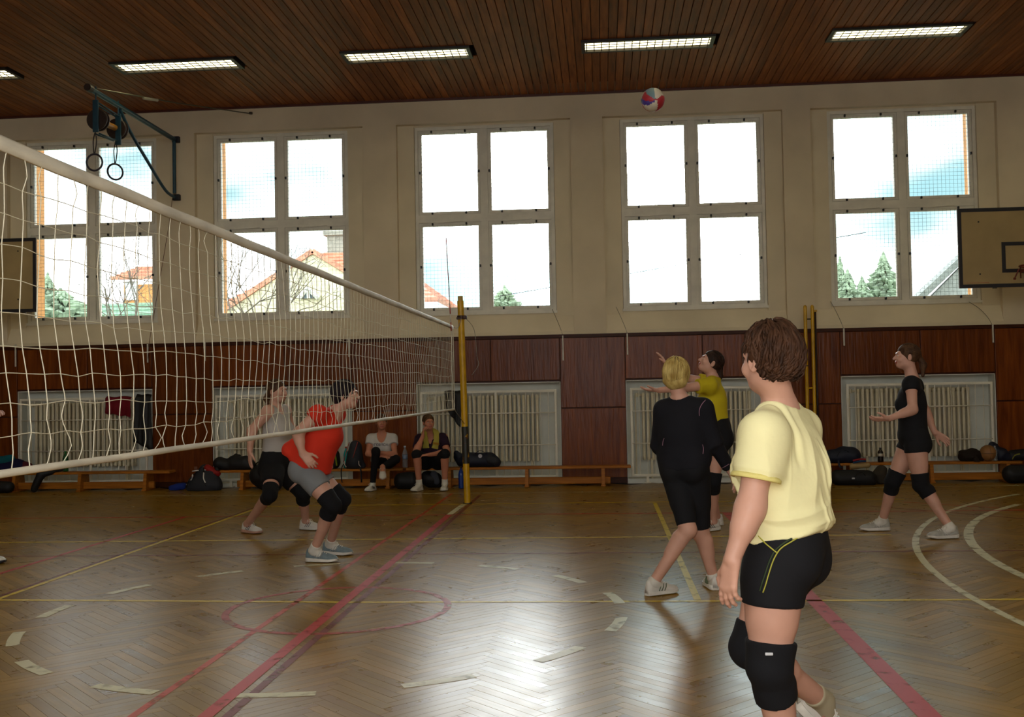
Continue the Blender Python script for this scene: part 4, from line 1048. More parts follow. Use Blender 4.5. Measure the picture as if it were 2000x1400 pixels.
def wear(name, prims, h, m, body, base, wr=.003, wf=22, seed=0, **kw):
    kw.setdefault('relax', 2)
    return softobj(name, prims, h, m, body, base, wrinkle=wr, wf=wf, seed=seed, **kw)
def kneepad(P, J, nm, s, body, base, m, h=.007, up=.10, dn=.13, lim=1.0, infl=.010):
    hp, kn, an = J['hip'+nm], J['kn'+nm], J['an'+nm]; td = nrm(hp-kn); sd_ = nrm(an-kn); b = J['_back'+nm]
    pr = [inflate(q, (infl+.003)*s) for q in P['th'+nm]+P['sh_'+nm]]
    for q in pr: q['k'] = .014
    bb = nrm(b-td*(b@td))
    if lim: pr.append(el(kn-b*.012*s, np.array([nrm(np.cross(bb, td)), bb, td]), np.array([.046, .042, .055])*s*lim, .03))
    return wear('knee_pad', pr, h, m, body, base, .0018*s, 40, clips=[(kn+td*up*s, td), (kn+sd_*dn*s, sd_)])
def sock(P, J, nm, s, body, base, m, h=.006, top=.11):
    kn, an = J['kn'+nm], J['an'+nm]; u = nrm(kn-an)
    pr = [inflate(q, .006*s) for q in P['sh_'+nm][:2]]+[inflate(q, .006*s) for q in P['ft'+nm]]
    return wear('sock', pr, h, m, body, base, .001, 60, clips=[(an+u*top*s, u)])
PROF = [(0.0, .020, .080), (.03, .032, .106), (.12, .039, .114), (.26, .040, .110), (.36, .041, .104), (.48, .044, .090), (.62, .049, .074), (.76, .051, .064), (.88, .045, .055), (.96, .029, .043), (1.0, .012, .028)]
def shoe(A, toe, up, s, body, base, um, sm, lm, acc=None, L_=.275, name='shoe'):
    """a trainer: upper with sole, laces and side stripes below it; A the ankle joint"""
    t, u, l = frame(toe, up); LL = L_*s
    O = np.asarray(A)-u*.088*s-t*.235*LL-base
    def W(x, y, z): return O+t*x*LL+l*y*s+u*z*s
    n = 12; rings = []
    for (x, hw, tp) in PROF:
        r = []
        for q in range(n):
            a = q*2*PI/n; y = math.cos(a); z = math.sin(a)
            zz = .018+(tp-.018)*(max(z, 0)**.8) if z > 0 else .016
            yy = hw*(abs(y)**.75)*(1 if y > 0 else -1)*(1-.35*max(z, 0)*(tp > .085))
            r.append(W(x, yy, zz))
        rings.append(r)
    o = MB().loft(rings).build(name, um, body, smooth=True)
    sr = []
    for (x, hw, tp) in PROF:
        th = .036-.013*x; lift = .012*max(0, x-.75)/.25
        hw2 = hw+.005; sr.append([W(x, hw2, th+lift*.6), W(x, hw2*1.02, .006+lift), W(x, hw2*.8, lift), W(x, -hw2*.8, lift), W(x, -hw2*1.02, .006+lift), W(x, -hw2, th+lift*.6)])
    MB().loft(sr).build('sole', sm, o, smooth=True, auto=True)
    lb = MB()
    for q in range(5):
        x = .40+q*.062; tp = np.interp(x, [p[0] for p in PROF], [p[2] for p in PROF])
        lb.tube([W(x, -.020, tp*.86+.003), W(x+.01, 0, tp+.004), W(x, .020, tp*.86+.003)], .0035*s, 5)
    for sg in (-1, 1): lb.tube(cr([W(.42, 0, .092), W(.40, sg*.02, .104), W(.43, sg*.036, .098), W(.44, sg*.042, .084)]), .0025*s, 4)
    lb.build('laces', lm, o, smooth=True)
    if acc is not None:
        ab = MB()
        for sg in (-1, 1):
            for q in range(3):
                x = .34+q*.085; hw = np.interp(x, [p[0] for p in PROF], [p[1] for p in PROF])
                ab.tube([W(x-.05, sg*(hw+.002), .030), W(x+.01, sg*(hw*.93+.002), .055), W(x+.05, sg*hw*.72, .078)], .0045*s, 4, flat=.5)
        ab.build('side_stripes', acc, o, smooth=True)
    return o
def strands(J, s, n, rs, start, path, r0=.004, curl=0.0, seed=1, npt=8, sides=4, stop=None):
    """locks of hair: start(rng) gives a direction on the scalp, path(dir, t, rng state) the point along the lock (in head units)"""
    c = J['head']; f, u, l = frame(J['hf'], J['hu']); rg_ = np.random.RandomState(seed); mb = MB()
    for i in range(n):
        d = start(rg_); st = rg_.rand(6); pts = []
        for q in range(npt):
            p = path(d, q/(npt-1), st)
            if stop is not None and stop(p): break
            pts.append(c+(l*p[0]+f*p[1]+u*p[2])*s)
        if len(pts) < 4: continue
        rr = r0*s*np.array([.7]+[1.0]*(len(pts)-3)+[.75, .25])*(.7+.6*st[5])
        mb.tube(pts, rr, sides, cap=True)
    return mb
def hair(J, s, body, base, m, prims, h=.006, wr=.003, wf=60, lock=None, seed=3, name='hair'):
    V, Q = soft(prims, h, wrinkle=wr, wf=wf, seed=seed)
    me_v = [V]; fs = [tuple(x) for x in Q.tolist()]
    mb = MB(); mb.add(V-base, fs)
    if lock is not None:
        n0 = mb.n; lv = np.concatenate(lock.v)-base; mb.add(lv, lock.f)
    return mb.build(name, m, body, smooth=True)
def hp(J, s, x, y, z):
    """head coordinates (left, forward, up) to world"""
    f, u, l = frame(J['hf'], J['hu']); return J['head']+(l*x+f*y+u*z)*s
def hair_mat(name, c0, c1, rough=.6):
    m = mat(name, c0, rough=rough, var=.3, scale=30, stretch=(1, 1, .35), spec=.15, bump=.3, bscale=120)
    r = [x for x in m.node_tree.nodes if x.type == 'VALTORGB'][0]
    r.color_ramp.elements[0].color = (*srgb(c0), 1); r.color_ramp.elements[1].color = (*srgb(c1), 1); return m
def cloth(name, col, rough=.85, **kw):
    a = dict(var=.04, scale=5, bump=.12, bscale=25, sheen=.0, spec=.25); a.update(kw); return mat(name, col, rough=rough, **a)
BLACKC = cloth('black_jersey', '#15161a'); PADM = cloth('black_knee_pad_knit', '#141519', rough=.9)
def shirt_prims(P, J, s, off, hem, sleeve, extra=(), hemn=None, hemL=None, arms='LR', flare=0, loose=None):
    """T-shirt: torso and upper arms, inflated; hem = distance below the pelvis joint along the body, sleeve = part of upper arm covered"""
    up = J['_u']; pel = J['pelvis']; n = -up if hemn is None else nrm(hemn)
    hp_ = pel-up*hem*s
    pr = [inflate(q, off*s) for q in P['torso']]
    if flare: pr.append(rc(pel+up*.16*s, pel-up*(hem+.02)*s, .115*s, (.125+flare)*s, .05, fn=J['_lp'], ff=1/1.32))
    pr += list(extra)
    for q in pr: q['clip'] = q['clip']+[(hp_, n)]
    for nm in arms:
        sh, e_ = J['sh'+nm], J['el'+nm]; d = nrm(e_-sh); ln = np.linalg.norm(e_-sh); lo = loose if loose is not None else off*1.5
        q = rc(sh, sh+d*ln*max(sleeve, .3)*1.25, .055*s+off*s, .050*s+lo*s, .045); q['clip'] = [(sh+d*ln*sleeve, d)]; pr.append(q)
    return pr
def neckhole(J, s, r=.062, tilt=.5, drop=0.0):
    up, f = J['_u'], J['_f']; n = J['neck']
    a = n+nrm(up-f*.1)*.10*s; b = n-up*(.012+drop)*s+f*tilt*.06*s
    return rc(a, b, r*1.35*s, r*s, .025, sub=True)
def short_prims(P, J, s, off, leg, waist=.14, legs='LR'):
    up = J['_u']; pel = J['pelvis']; T = P['torso']
    pr = [inflate(T[0], off*s), inflate(T[1], off*s), inflate(T[5], off*s), inflate(T[9], off*s)]
    for q in pr: q['clip'] = q['clip']+[(pel+up*waist*s, up)]
    for nm in legs:
        hp_, kn = J['hip'+nm], J['kn'+nm]; d = nrm(kn-hp_); ln = np.linalg.norm(kn-hp_)
        for q0 in P['th'+nm]:
            q = inflate(q0, off*s); q['clip'] = [(hp_+d*ln*leg, d)]; pr.append(q)
    return pr
def bonecheck(nm, J):
    d = lambda a, b: round(float(np.linalg.norm(J[a]-J[b])), 2)
    print('BONES', nm, 'sh', d('shL', 'shR'), 'spine', d('neck', 'pelvis'), 'UA', d('shL', 'elL'), d('shR', 'elR'), 'FA', d('elL', 'wrL'), d('elR', 'wrR'), 'TH', d('hipL', 'knL'), d('hipR', 'knR'), 'SH', d('knL', 'anL'), d('knR', 'anR'), 'hips', d('hipL', 'hipR'), 'head', d('neck', 'head'), 'an z', round(float(J['anL'][2]), 2), round(float(J['anR'][2]), 2))
Zu = V3(0, 0, 1)
from mathutils.bvhtree import BVHTree
def onmesh(px, py, ob, base, off=.002):
    """the point of a garment that is seen at a photograph pixel, lifted a little; None where the garment is not seen"""
    if 'bvh' not in CACHE or CACHE['bvh'][0] != ob.name:
        CACHE['bvh'] = (ob.name, BVHTree.FromPolygons([v.co[:] for v in ob.data.vertices], [p.vertices[:] for p in ob.data.polygons]))
    d = nrm(ray(px, py)); h_ = CACHE['bvh'][1].ray_cast(Vector(CAM-base), Vector(d))
    return None if h_[0] is None else np.array(h_[0])-d*off
CACHE = {}
def stitch(pts, ob, base, r, m, name, off=.0025, sub=6, n=6):
    P_ = cr([np.array([a, b, 0.0]) for a, b in pts], sub); q = [onmesh(p[0], p[1], ob, base, off) for p in P_]; q = [p for p in q if p is not None]
    return MB().tube(q, r, n).build(name, m, ob, smooth=True) if len(q) > 1 else None
# ------------------------------------------------------------------ the nine figures
def ank(px, py, s, h=.09):
    p = onz(px, py, 0.0); return np.array([p[0], p[1], h*s])
def mkJ(d, z0):
    """joints given where they are seen, each with its own distance"""
    J = {}
    for k, v in d.items():
        if isinstance(v, np.ndarray): J[k] = v
        elif len(v) == 3: J[k] = az(v[0], v[1], v[2])
        else: J[k] = az(v[0], v[1], z0)
    return J
def dirs(J, **kw):
    for k, v in kw.items(): J[k] = np.array(v, float) if isinstance(v, (tuple, list)) else v
    J.setdefault('thL', -1); J.setdefault('thR', 1); return J
HAIRLINE = ((0, .088, .055), (0, .72, -.69))
def capclip(J, s, pt=HAIRLINE[0], n=HAIRLINE[1]):
    f, u, l = frame(J['hf'], J['hu']); return (hp(J, s, *pt), l*n[0]+f*n[1]+u*n[2])
def hax(J): f, u, l = frame(J['hf'], J['hu']); return np.array([l, f, u])
def cap(J, s, r=(.083, .102, .094), c=(0, -.014, .032), clip=None, k=.02):
    return el(hp(J, s, *c), hax(J), np.array(r)*s, k, clip=[clip or capclip(J, s)])
def flow(R, fall, out=.5, back=-.3, curl=0.0, turns=3.0, jitter=.06, low=-1.0):
    """a lock that leaves the scalp at d and lies down over it"""
    def path(d, t, st):
        hz = np.array([d[0], d[1], 0]); hz = hz/(np.linalg.norm(hz)+1e-6)
        tg = nrm(hz*out+np.array([0, back, low])); q = nrm(d*(1-t*fall)+tg*t*fall)
        rr = np.array(R)*(1.0+jitter*(st[0]-.3)*(0.3+t)); p = q*rr
        a = t*turns*2*PI+st[1]*6.28
        p = p+np.array([math.cos(a), math.sin(a)*.6, math.sin(a)*.5])*curl*t**.5*(.5+st[2])
        return p+np.array([0, -.014, .030])
    return path
def start_back(zmin=-.25, ymax=.55):
    def f(rg_):
        while True:
            d = rg_.normal(size=3); d /= np.linalg.norm(d)
            if d[2] > zmin and d[1] < ymax*(.35+max(0, d[2])): return d
    return f
WHITESH = mat('shoe_white', '#cfccc4', rough=.5, var=.05); SOLEW = mat('shoe_sole_white', '#d6d3ca', rough=.6); SOLEG = mat('shoe_sole_gum', '#b98f7d', rough=.6); LACEW = mat('lace_white', '#dcd9d0', rough=.8)
GREYB = mat('shoe_grey_blue', '#6d7e86', rough=.6, var=.1, scale=30); SILV = mat('shoe_silver', '#a5a49c', rough=.5, var=.1, scale=30); DKS = mat('shoe_dark_stripe', '#23252c', rough=.5); OLV = mat('shoe_olive_stripe', '#5d6b4d', rough=.5)
SOCKW = cloth('white_sock', '#cfccc2')

# -- 1: the player nearest the viewer, seen from behind
s = 1.0
J = mkJ(dict(head=(1503, 705, 3.62), neck=(1523, 788, 3.66), chest=(1530, 900, 3.66), pelvis=(1534, 1070, 3.66), shL=(1490, 846, 3.50), shR=(1562, 836, 3.81),
             elL=(1468, 985, 3.47), wrL=(1430, 1092, 3.44), elR=(1562, 975, 3.90), wrR=(1530, 1070, 3.92), hipL=(1513, 1090, 3.58), hipR=(1538, 1086, 3.75),
             knL=(1503, 1300, 3.55), anL=(1545, 1530, 3.66), knR=(1466, 1262, 3.72), anR=(1606, 1368, 4.02)), 3.65)
dirs(J, hf=(-.50, .86, .04), hu=(0, 0, 1), hdL=(-.16, .05, -1), pnL=(.75, .62, -.1), hdR=(-.1, 0, -1), pnR=(-.7, -.5, 0), toeL=(-.75, .6, 0), toeR=(.2, .25, -.85), fuR=(.7, -.3, .5), cuL=.42, cusL=[.30, .42, .50, .62])
J['toeR'] = az(1665, 1418, 4.05)-J['anR']
bonecheck('front', J)
B, P, base = add_body('person', 'player nearest the viewer, pale yellow T-shirt and black shorts, seen from behind', J, s, h=.0065, hh=.004, hm=.0026, w=1.12, d=1.10, lim=1.14, arm=1.12)
PALEY = cloth('pale_yellow_cotton', '#e9e4b0', var=.03, bump=.25, bscale=18)
u_, f_, l_ = J['_u'], J['_f'], J['_l']
ex = [rc(J['chest']-f_*.012-u_*.05, J['pelvis']-f_*.015+u_*.02, .118, .126, .05, fn=l_, ff=1/1.25),
      rc(J['pelvis']-f_*.03+u_*.10, J['pelvis']-f_*.085+u_*.045, .10, .100, .05, fn=l_, ff=1/1.25)]
pr = shirt_prims(P, J, s, .012, -.076, .50, ex, hemn=nrm(-u_-f_*.22), loose=.030)
# the sleeve hangs wide and folds at its hem
d_ = nrm(J['elL']-J['shL']); e_ = J['shL']+d_*.30*.5
pr.append(rc(J['shL']+d_*.02+l_*.0, J['shL']+d_*.19, .070, .080, .04, clip=[(J['shL']+d_*.152, d_)]))
pr.append(neckhole(J, s, .066, .2))
V, Q = soft(pr, .005, relax=4)
N = vnormals(V, Q)
def foldpat(V):
    a = (V-J['neck']) @ u_; b = (V-J['neck']) @ l_; c = (V-J['neck']) @ f_
    hz = np.clip((-a-.30)/.2, 0, 1)
    rdg = lambda x: 1-2*np.abs(np.sin(x*.5))**.8
    return 1.9*(.010*hz*rdg(a*78+7*b+2.2*wob(V, 9, 3))*np.clip(wob(V, 6, 4)+.6, 0, 1)+.011*rdg(b*55+c*16+a*8+1.7*wob(V, 6, 5))*np.clip(-a*4, 0.3, 1)*np.clip(1-hz*.5, 0, 1)*np.clip(wob(V, 5, 8)+.5, 0, 1))+.003*wob(V, 26, 2)
def ridges(V):
    a = (V-J['neck']) @ u_; b = (V-J['neck']) @ l_; c = (V-J['neck']) @ f_; o = 0
    bk = np.clip((.02-c)/.05, 0, 1)
    for b0, sl, w_, am, a0, a1 in ((-.03, .22, .008, .008, -.12, -.40), (-.06, .16, .007, .009, -.14, -.46), (-.09, .10, .008, .008, -.12, -.45), (-.118, .05, .008, .008, -.20, -.45), (.01, .30, .009, .006, -.18, -.38), (.05, .12, .009, .006, -.27, -.48)):
        o = o+am*np.exp(-((b-b0-sl*(a+.2)+.006*np.sin(a*30))/w_)**2)*np.clip((a0-a)/.06, 0, 1)*np.clip((a-a1)/.08, 0, 1)*bk
    # the armhole seam of the near sleeve
    r_ = np.sqrt((a+.115)**2+(c+.0)**2); o = o-.006*np.exp(-((b-.105-.15*np.clip(-a-.05, 0, .12))/.010)**2)*np.clip((.16-r_)/.04, 0, 1)+.003*np.exp(-((b-.082-.15*np.clip(-a-.05, 0, .12))/.010)**2)*np.clip((.16-r_)/.04, 0, 1)
    return o
V = V+N*(np.maximum(foldpat(V), -.005)+ridges(V))[:, None]
tee = link('t_shirt', qmesh('t_shirt', V-base, Q, PALEY), B)
RIBY = cloth('yellow_rib_trim', '#ddd283', bump=.3, bscale=90)
th = np.linspace(0, 2*PI, 25)[:-1]
nc = J['neck']+u_*.012
# sleeve hem band and the small embroidered word on it
sc = J['shL']+d_*.150; a1 = nrm(np.cross(d_, f_)); a2 = np.cross(d_, a1)
MB().tube(np.array([sc+(a1*math.cos(t)+a2*math.sin(t))*.0795 for t in th])-base, .0055, 6, closed=True, flat=1.8).build('sleeve_hem', RIBY, tee, smooth=True)
GOLD = mat('gold_thread', '#b58a2a', rough=.6)
tx = MB()
outn = nrm(az(1462, 900, 3.0)-az(1462, 900, 3.2)); pc_ = None
q0 = (sc-d_*.033)
ax_l = nrm(np.cross(outn, d_)); out2 = nrm(outn-d_*(outn@d_))
def onsl(a, h):
    """a point on the sleeve at angle a round the arm, h above the hem"""
    r_ = .0825; return q0+(out2*math.cos(a)-ax_l*math.sin(a))*r_-d_*h
letters = [[(0, 0), (0, 1), (.6, 1), (.6, .5), (0, .5)], [(0, 1), (0, .2), (.3, 0), (.6, .2), (.6, 1)], [(0, 0), (0, 1), (.3, .6), (.6, 1), (.6, 0)], [(0, 0), (.3, 1), (.6, 0), (.45, .4), (.15, .4)]]
for i, g in enumerate(letters):
    pts = [onsl(-.78+i*.105+x*.13, .001+y*.013)-base for (x, y) in g]
    tx.tube(pts, .0013, 4)
tx.tube([onsl(-.35, .016)-base, onsl(-.31, .024)-base, onsl(-.28, .019)-base], .0014, 4)
tx.build('embroidered_word', GOLD, tee)
sp_ = short_prims(P, J, s, .008, .42, .16)
wear('shorts', sp_, .006, BLACKC, B, base, .0012, 25)
SHORTS = [o for o in B.children if o.name.startswith('shorts')][0]
PIPE = mat('lime_piping', '#a8a63c', rough=.6)
stitch([(1481, 1046), (1494, 1060), (1507, 1071), (1517, 1079)], SHORTS, base, .0024, PIPE, 'piping')
stitch([(1600, 1034), (1575, 1041), (1545, 1058), (1524, 1072), (1511, 1093), (1502, 1119), (1495, 1143), (1490, 1157)], SHORTS, base, .0024, PIPE, 'piping')
stitch([(1585, 1034), (1560, 1043), (1535, 1058), (1515, 1074), (1503, 1096), (1494, 1122), (1488, 1140), (1484, 1154)], SHORTS, base, .0035, mat('dark_green_panel_trim', '#1f3014', rough=.7), 'dark_green_trim', .001)
k1 = kneepad(P, J, 'L', s, B, base, PADM, .006, .085, .135, 1.1)
lb = onmesh(1502, 1277, k1, base, .002)
MB().bevbox(lb, (.026, .006, .0095), .002, rot=np.stack([R_, F_, U_], 1)).build('label_tag', mat('white_tag', '#c9ccd0', rough=.5), k1)
kneepad(P, J, 'R', s, B, base, PADM, .006, .075, .12, 0, .006)
sock(P, J, 'R', s, B, base, cloth('beige_sock', '#a39a80'), .005, .07); sock(P, J, 'L', s, B, base, cloth('beige_sock', '#a39a80'), .006, .12)
REDT = mat('shoe_red_trim', '#b5594f', rough=.5)
shoe(J['anR'], J['toeR'], (.75, -.25, .5), s, B, base, WHITESH, SOLEW, LACEW, REDT); shoe(J['anL'], J['toeL'], (0, 0, 1), s, B, base, WHITESH, SOLEW, LACEW, REDT)
HB = hair_mat('brown_curly_hair', '#1c110b', '#4d3323')
hpz = [cap(J, s, (.081, .099, .091), (0, -.012, .031), capclip(J, s, (0, .075, .055), (0, .80, -.58))), el(hp(J, s, 0, -.062, -.022), hax(J), np.array([.066, .040, .050])*s, .03), el(hp(J, s, 0, -.03, .03), hax(J), np.array([.082, .084, .085])*s, .03, clip=[capclip(J, s, (0, -.01, 0), (0, 1, -.3))])]
lk = strands(J, s, 800, 0, start_back(-.75, .5), flow((.088, .106, .110), .85, .55, -.45, .013, 2.0, .20), .0052, seed=4, npt=12, stop=lambda p: abs(p[0]) > .045 and p[1] > -.035 and p[2] < .022)
hair(J, s, B, base, HB, hpz, .006, .006, 55, lk)

# -- 2: ponytailed player in black on the right
s = 1.06
J = mkJ(dict(head=(1771, 697), neck=(1782, 738), chest=(1781, 785), pelvis=(1784, 857), shL=(1779, 750, 9.83), shR=(1786, 751, 10.17), elL=(1783, 800, 9.76), wrL=(1737, 817, 9.74),
             elR=(1807, 803, 10.24), wrR=(1826, 845, 10.2), hipL=(1788, 866, 9.91), hipR=(1779, 866, 10.08), knL=(1799, 946, 9.88), anL=ank(1857, 1051, s), knR=(1744, 940, 10.12), anR=ank(1724, 1036, s)), 10.0)
dirs(J, hf=(-1, .05, .14), hu=(.14, 0, 1), hdL=(-1, 0, -.05), pnL=(0, .5, .85), hdR=(.8, -.1, -.55), pnR=(-.3, -.8, -.5), toeL=(-1, -.12, 0), toeR=(-1, -.05, 0), cuL=.25, cuR=.5)
bonecheck('ponytail', J)
B, P, base = add_body('person', 'ponytailed player in black top, shorts and knee pads walking left at right', J, s, w=.96, d=1.0, lim=1.02)
u_, f_, l_ = J['_u'], J['_f'], J['_l']
pr = shirt_prims(P, J, s, .010, -.01, .22); pr.append(neckhole(J, s, .060, .3)); wear('top', pr, .007, BLACKC, B, base, .003, 18)
wear('shorts', short_prims(P, J, s, .010, .20), .007, BLACKC, B, base, .001)
for nm in 'LR': kneepad(P, J, nm, s, B, base, PADM, .0065, .10, .12); shoe(J['an'+nm], J['toe'+nm], (0, 0, 1), s, B, base, SILV, SOLEW, LACEW, WHITESH)
for nm in 'LR': sock(P, J, nm, s, B, base, SOCKW, .006, .045)
HB2 = hair_mat('brown_hair', '#37241a', '#5f452f')
tail = [rc(hp(J, s, 0, -.105, .02), hp(J, s, 0, -.15, -.06), .022*s, .03*s, .02), rc(hp(J, s, 0, -.15, -.06), hp(J, s, 0, -.155, -.15), .03*s, .013*s, .02)]
lk = strands(J, s, 150, 0, start_back(.0, .6), flow((.086, .104, .097), .8, .2, -1.3, .0, 1, .03, -.2), .003, seed=6)
hair(J, s, B, base, HB2, [cap(J, s)]+tail, .006, .003, 50, lk)
MB().tube([hp(J, s, .02*math.cos(t), -.108+.008*math.sin(t), .018+.02*math.sin(t))-base for t in np.linspace(0, 2*PI, 13)[:-1]], .005, 5, closed=True).build('hair_tie', DKS, B)

# -- 3: blonde player in black, back to the viewer
s = .98
J = mkJ(dict(head=(1322, 733), neck=(1328, 777), chest=(1332, 832), pelvis=(1337, 903), shL=(1295, 800, 7.46), shR=(1375, 797, 7.33), elL=(1288, 873, 7.52), wrL=(1312, 890, 7.74), elR=(1396, 866, 7.36), wrR=(1425, 918, 7.46),
             hipL=(1319, 915, 7.44), hipR=(1358, 913, 7.37), knL=(1343, 1034, 7.30), anL=ank(1277, 1162, s), knR=(1369, 1040, 7.46), anR=ank(1394, 1150, s)), 7.4)
dirs(J, hf=(.35, .9, .16), hu=(-.02, -.1, 1), hdL=(.7, .7, 0), pnL=(.5, -.6, 0), hdR=(.33, .05, -.94), pnR=(-.9, .3, -.3), toeL=(.8, .55, 0), toeR=(-.1, 1, 0), cuR=.35)
bonecheck('blonde', J)
B, P, base = add_body('person', 'blonde player in black long sleeved top and tight shorts, back turned, stepping', J, s, h=.007, w=1.10, d=1.12, lim=1.06, arm=1.08)
NAVY = cloth('blue_black_jersey', '#14151c')
u_, f_, l_ = J['_u'], J['_f'], J['_l']
pr = shirt_prims(P, J, s, .010, .03, 1.0, loose=.014)
for nm in 'LR':
    e_, wr = J['el'+nm], J['wr'+nm]; q = rc(e_, wr, .058*s, .042*s, .03); dd = nrm(wr-e_); q['clip'] = [(e_+(wr-e_)*.90, dd)]; pr.append(q)
pr.append(neckhole(J, s, .058, .1)); TOP = wear('long_sleeved_top', pr, .0065, NAVY, B, base, .0035, 16)
PINK = mat('pink_seam_thread', '#9c7286', rough=.7)
for q in ([(1366, 812), (1366, 800), (1371, 789), (1378, 781)], [(1308, 769), (1322, 767), (1336, 767), (1346, 769)], [(1408, 915), (1416, 911), (1424, 906)], [(1294, 870), (1295, 862), (1297, 856)], [(1372, 868), (1374, 876), (1373, 886)]): stitch(q, TOP, base, .0022, PINK, 'seam', .003)
wear('shorts', short_prims(P, J, s, .008, .92, .2), .007, BLACKC, B, base, .002, 15)
for nm in 'LR': shoe(J['an'+nm], J['toe'+nm], (0, 0, 1), s, B, base, WHITESH, SOLEW, LACEW, OLV); sock(P, J, nm, s, B, base, SOCKW, .006, .03)
BL = hair_mat('blonde_hair', '#93773a', '#d2bd78', .4)
hpz = [cap(J, s, (.088, .104, .098), (0, -.012, .032), capclip(J, s, (0, .07, .05), (0, .9, -.42))), el(hp(J, s, 0, -.045, -.03), hax(J), np.array([.087, .068, .068])*s, .03)]
lk = strands(J, s, 520, 0, start_back(-.65, .6), flow((.092, .108, .112), .85, .62, -.25, .002, 1, .08), .0036, seed=9)
hair(J, s, B, base, BL, hpz, .006, .004, 45, lk)

# -- 4: player in bright yellow reaching up behind the blonde one
s = 1.05
J = mkJ(dict(head=(1388, 708), neck=(1393, 738), chest=(1392, 778), pelvis=(1399, 845), shL=(1384, 752, 10.30), shR=(1388, 748, 10.66), elL=(1336, 757, 10.2), wrL=(1287, 762, 10.1), elR=(1336, 737, 10.62), wrR=(1304, 716, 10.5),
             hipL=(1400, 856, 10.40), hipR=(1396, 856, 10.58), knL=(1393, 942, 10.34), anL=ank(1394, 1036, s), knR=(1386, 938, 10.62), anR=ank(1400, 1026, s)), 10.5)
dirs(J, hf=(-.85, -.12, .5), hu=(.5, 0, .85), hdL=(-1, 0, .05), pnL=(0, .1, 1), hdR=(-.5, 0, .86), pnR=(-.86, 0, -.3), toeL=(-.8, -.5, 0), toeR=(-.8, -.3, 0), cuL=.3, cuR=.25)
bonecheck('yellow', J)
B, P, base = add_body('person', 'player in bright yellow shirt reaching both arms up, behind the blonde player', J, s, w=1.0, d=1.02)
BY_ = cloth('bright_yellow_jersey', '#bfae1c')
pr = shirt_prims(P, J, s, .014, -.015, .45, loose=.022); pr.append(neckhole(J, s, .06, .3)); wear('shirt', pr, .007, BY_, B, base, .004, 16)
wear('shorts', short_prims(P, J, s, .022, .38), .007, BLACKC, B, base, .002)
for nm in 'LR': kneepad(P, J, nm, s, B, base, PADM, .007, .09, .11); shoe(J['an'+nm], J['toe'+nm], (0, 0, 1), s, B, base, WHITESH, SOLEW, LACEW, DKS)
HB3 = hair_mat('dark_brown_hair', '#1c1310', '#3a2820')
lk = strands(J, s, 120, 0, start_back(.0, .6), flow((.086, .104, .097), .8, .2, -1.3, .0, 1, .03, -.2), .003, seed=6)
hair(J, s, B, base, HB3, [cap(J, s), rc(hp(J, s, 0, -.10, .0), hp(J, s, 0, -.14, -.07), .028*s, .03*s, .02), rc(hp(J, s, 0, -.14, -.07), hp(J, s, 0, -.13, -.15), .03*s, .012*s, .02)], .006, .003, 50, lk)

# -- 5: player in the red shirt crouching at the net
s = 1.05
J = mkJ(dict(head=(675, 771), neck=(654, 806), chest=(633, 843), pelvis=(600, 912), shR=(620, 808, 8.82), shL=(656, 808, 9.2), elR=(582, 846, 8.78), wrR=(590, 884, 8.72), elL=(634, 858, 9.35), wrL=(632, 892, 9.3),
             hipR=(600, 922, 8.90), hipL=(606, 920, 9.09), knR=(650, 986, 8.80), anR=ank(613, 1097, s), knL=(668, 974, 9.05), anL=ank(645, 1083, s)), 9.0)
dirs(J, hf=(1, -.02, .06), hu=(-.12, 0, 1), hdR=(.55, -.1, -.6), pnR=(-.3, .9, 0), hdL=(.2, 0, -1), pnL=(0, -.8, -.3), toeR=(1, -.12, 0), toeL=(1, -.2, 0), cuR=.6)
bonecheck('red', J)
B, P, base = add_body('person', 'player in red shirt and grey shorts crouching behind the net, facing right', J, s, w=1.0, d=1.08, lim=1.0, arm=1.05, skin=SKIN)
REDC = cloth('red_jersey', '#cf3420', var=.05)
u_, f_, l_ = J['_u'], J['_f'], J['_l']
hemp = (az(552, 884, 9.0), az(650, 925, 9.0))
hn = nrm(np.cross(hemp[1]-hemp[0], [0, 1, 0])); hn = hn if hn@(-u_) > 0 else -hn
ex = [rc(J['chest']-u_*.02, az(572, 880, 9.0), .12, .085, .06, fn=l_, ff=1/1.4), rc(J['pelvis']+u_*.10, az(610, 925, 9.0), .14, .15, .06, fn=l_, ff=1/1.2), rc(J['chest']+f_*.04, J['pelvis']+f_*.07+u_*.08, .11, .12, .06, fn=l_, ff=1/1.3)]
pr = [inflate(q, .013*s) for q in P['torso']]+ex
for q in pr: q['clip'] = q['clip']+[(hemp[0]*.5+hemp[1]*.5, hn)]
for nm in 'LR':
    sh, e_ = J['sh'+nm], J['el'+nm]; d = nrm(e_-sh); q = rc(sh, sh+d*.12*s, .068*s, .066*s, .045); q['clip'] = [(sh+d*.05*s, d)]; pr.append(q)
pr.append(neckhole(J, s, .062, .4)); wear('shirt', pr, .007, REDC, B, base, .005, 15)
wear('shorts', short_prims(P, J, s, .014, .50), .007, cloth('grey_shorts_cloth', '#7b7f82'), B, base, .002)
for nm in 'LR': kneepad(P, J, nm, s, B, base, PADM, .007, .105, .13); shoe(J['an'+nm], J['toe'+nm], (0, 0, 1), s, B, base, GREYB, SOLEW, LACEW, SILV); sock(P, J, nm, s, B, base, SOCKW, .006, .07)
HBK = hair_mat('black_hair', '#0f0d12', '#2a2228')
lk = strands(J, s, 160, 0, start_back(-.1, .62), flow((.088, .106, .1), .75, .6, -.3, .001, 1, .06), .0035, seed=5)
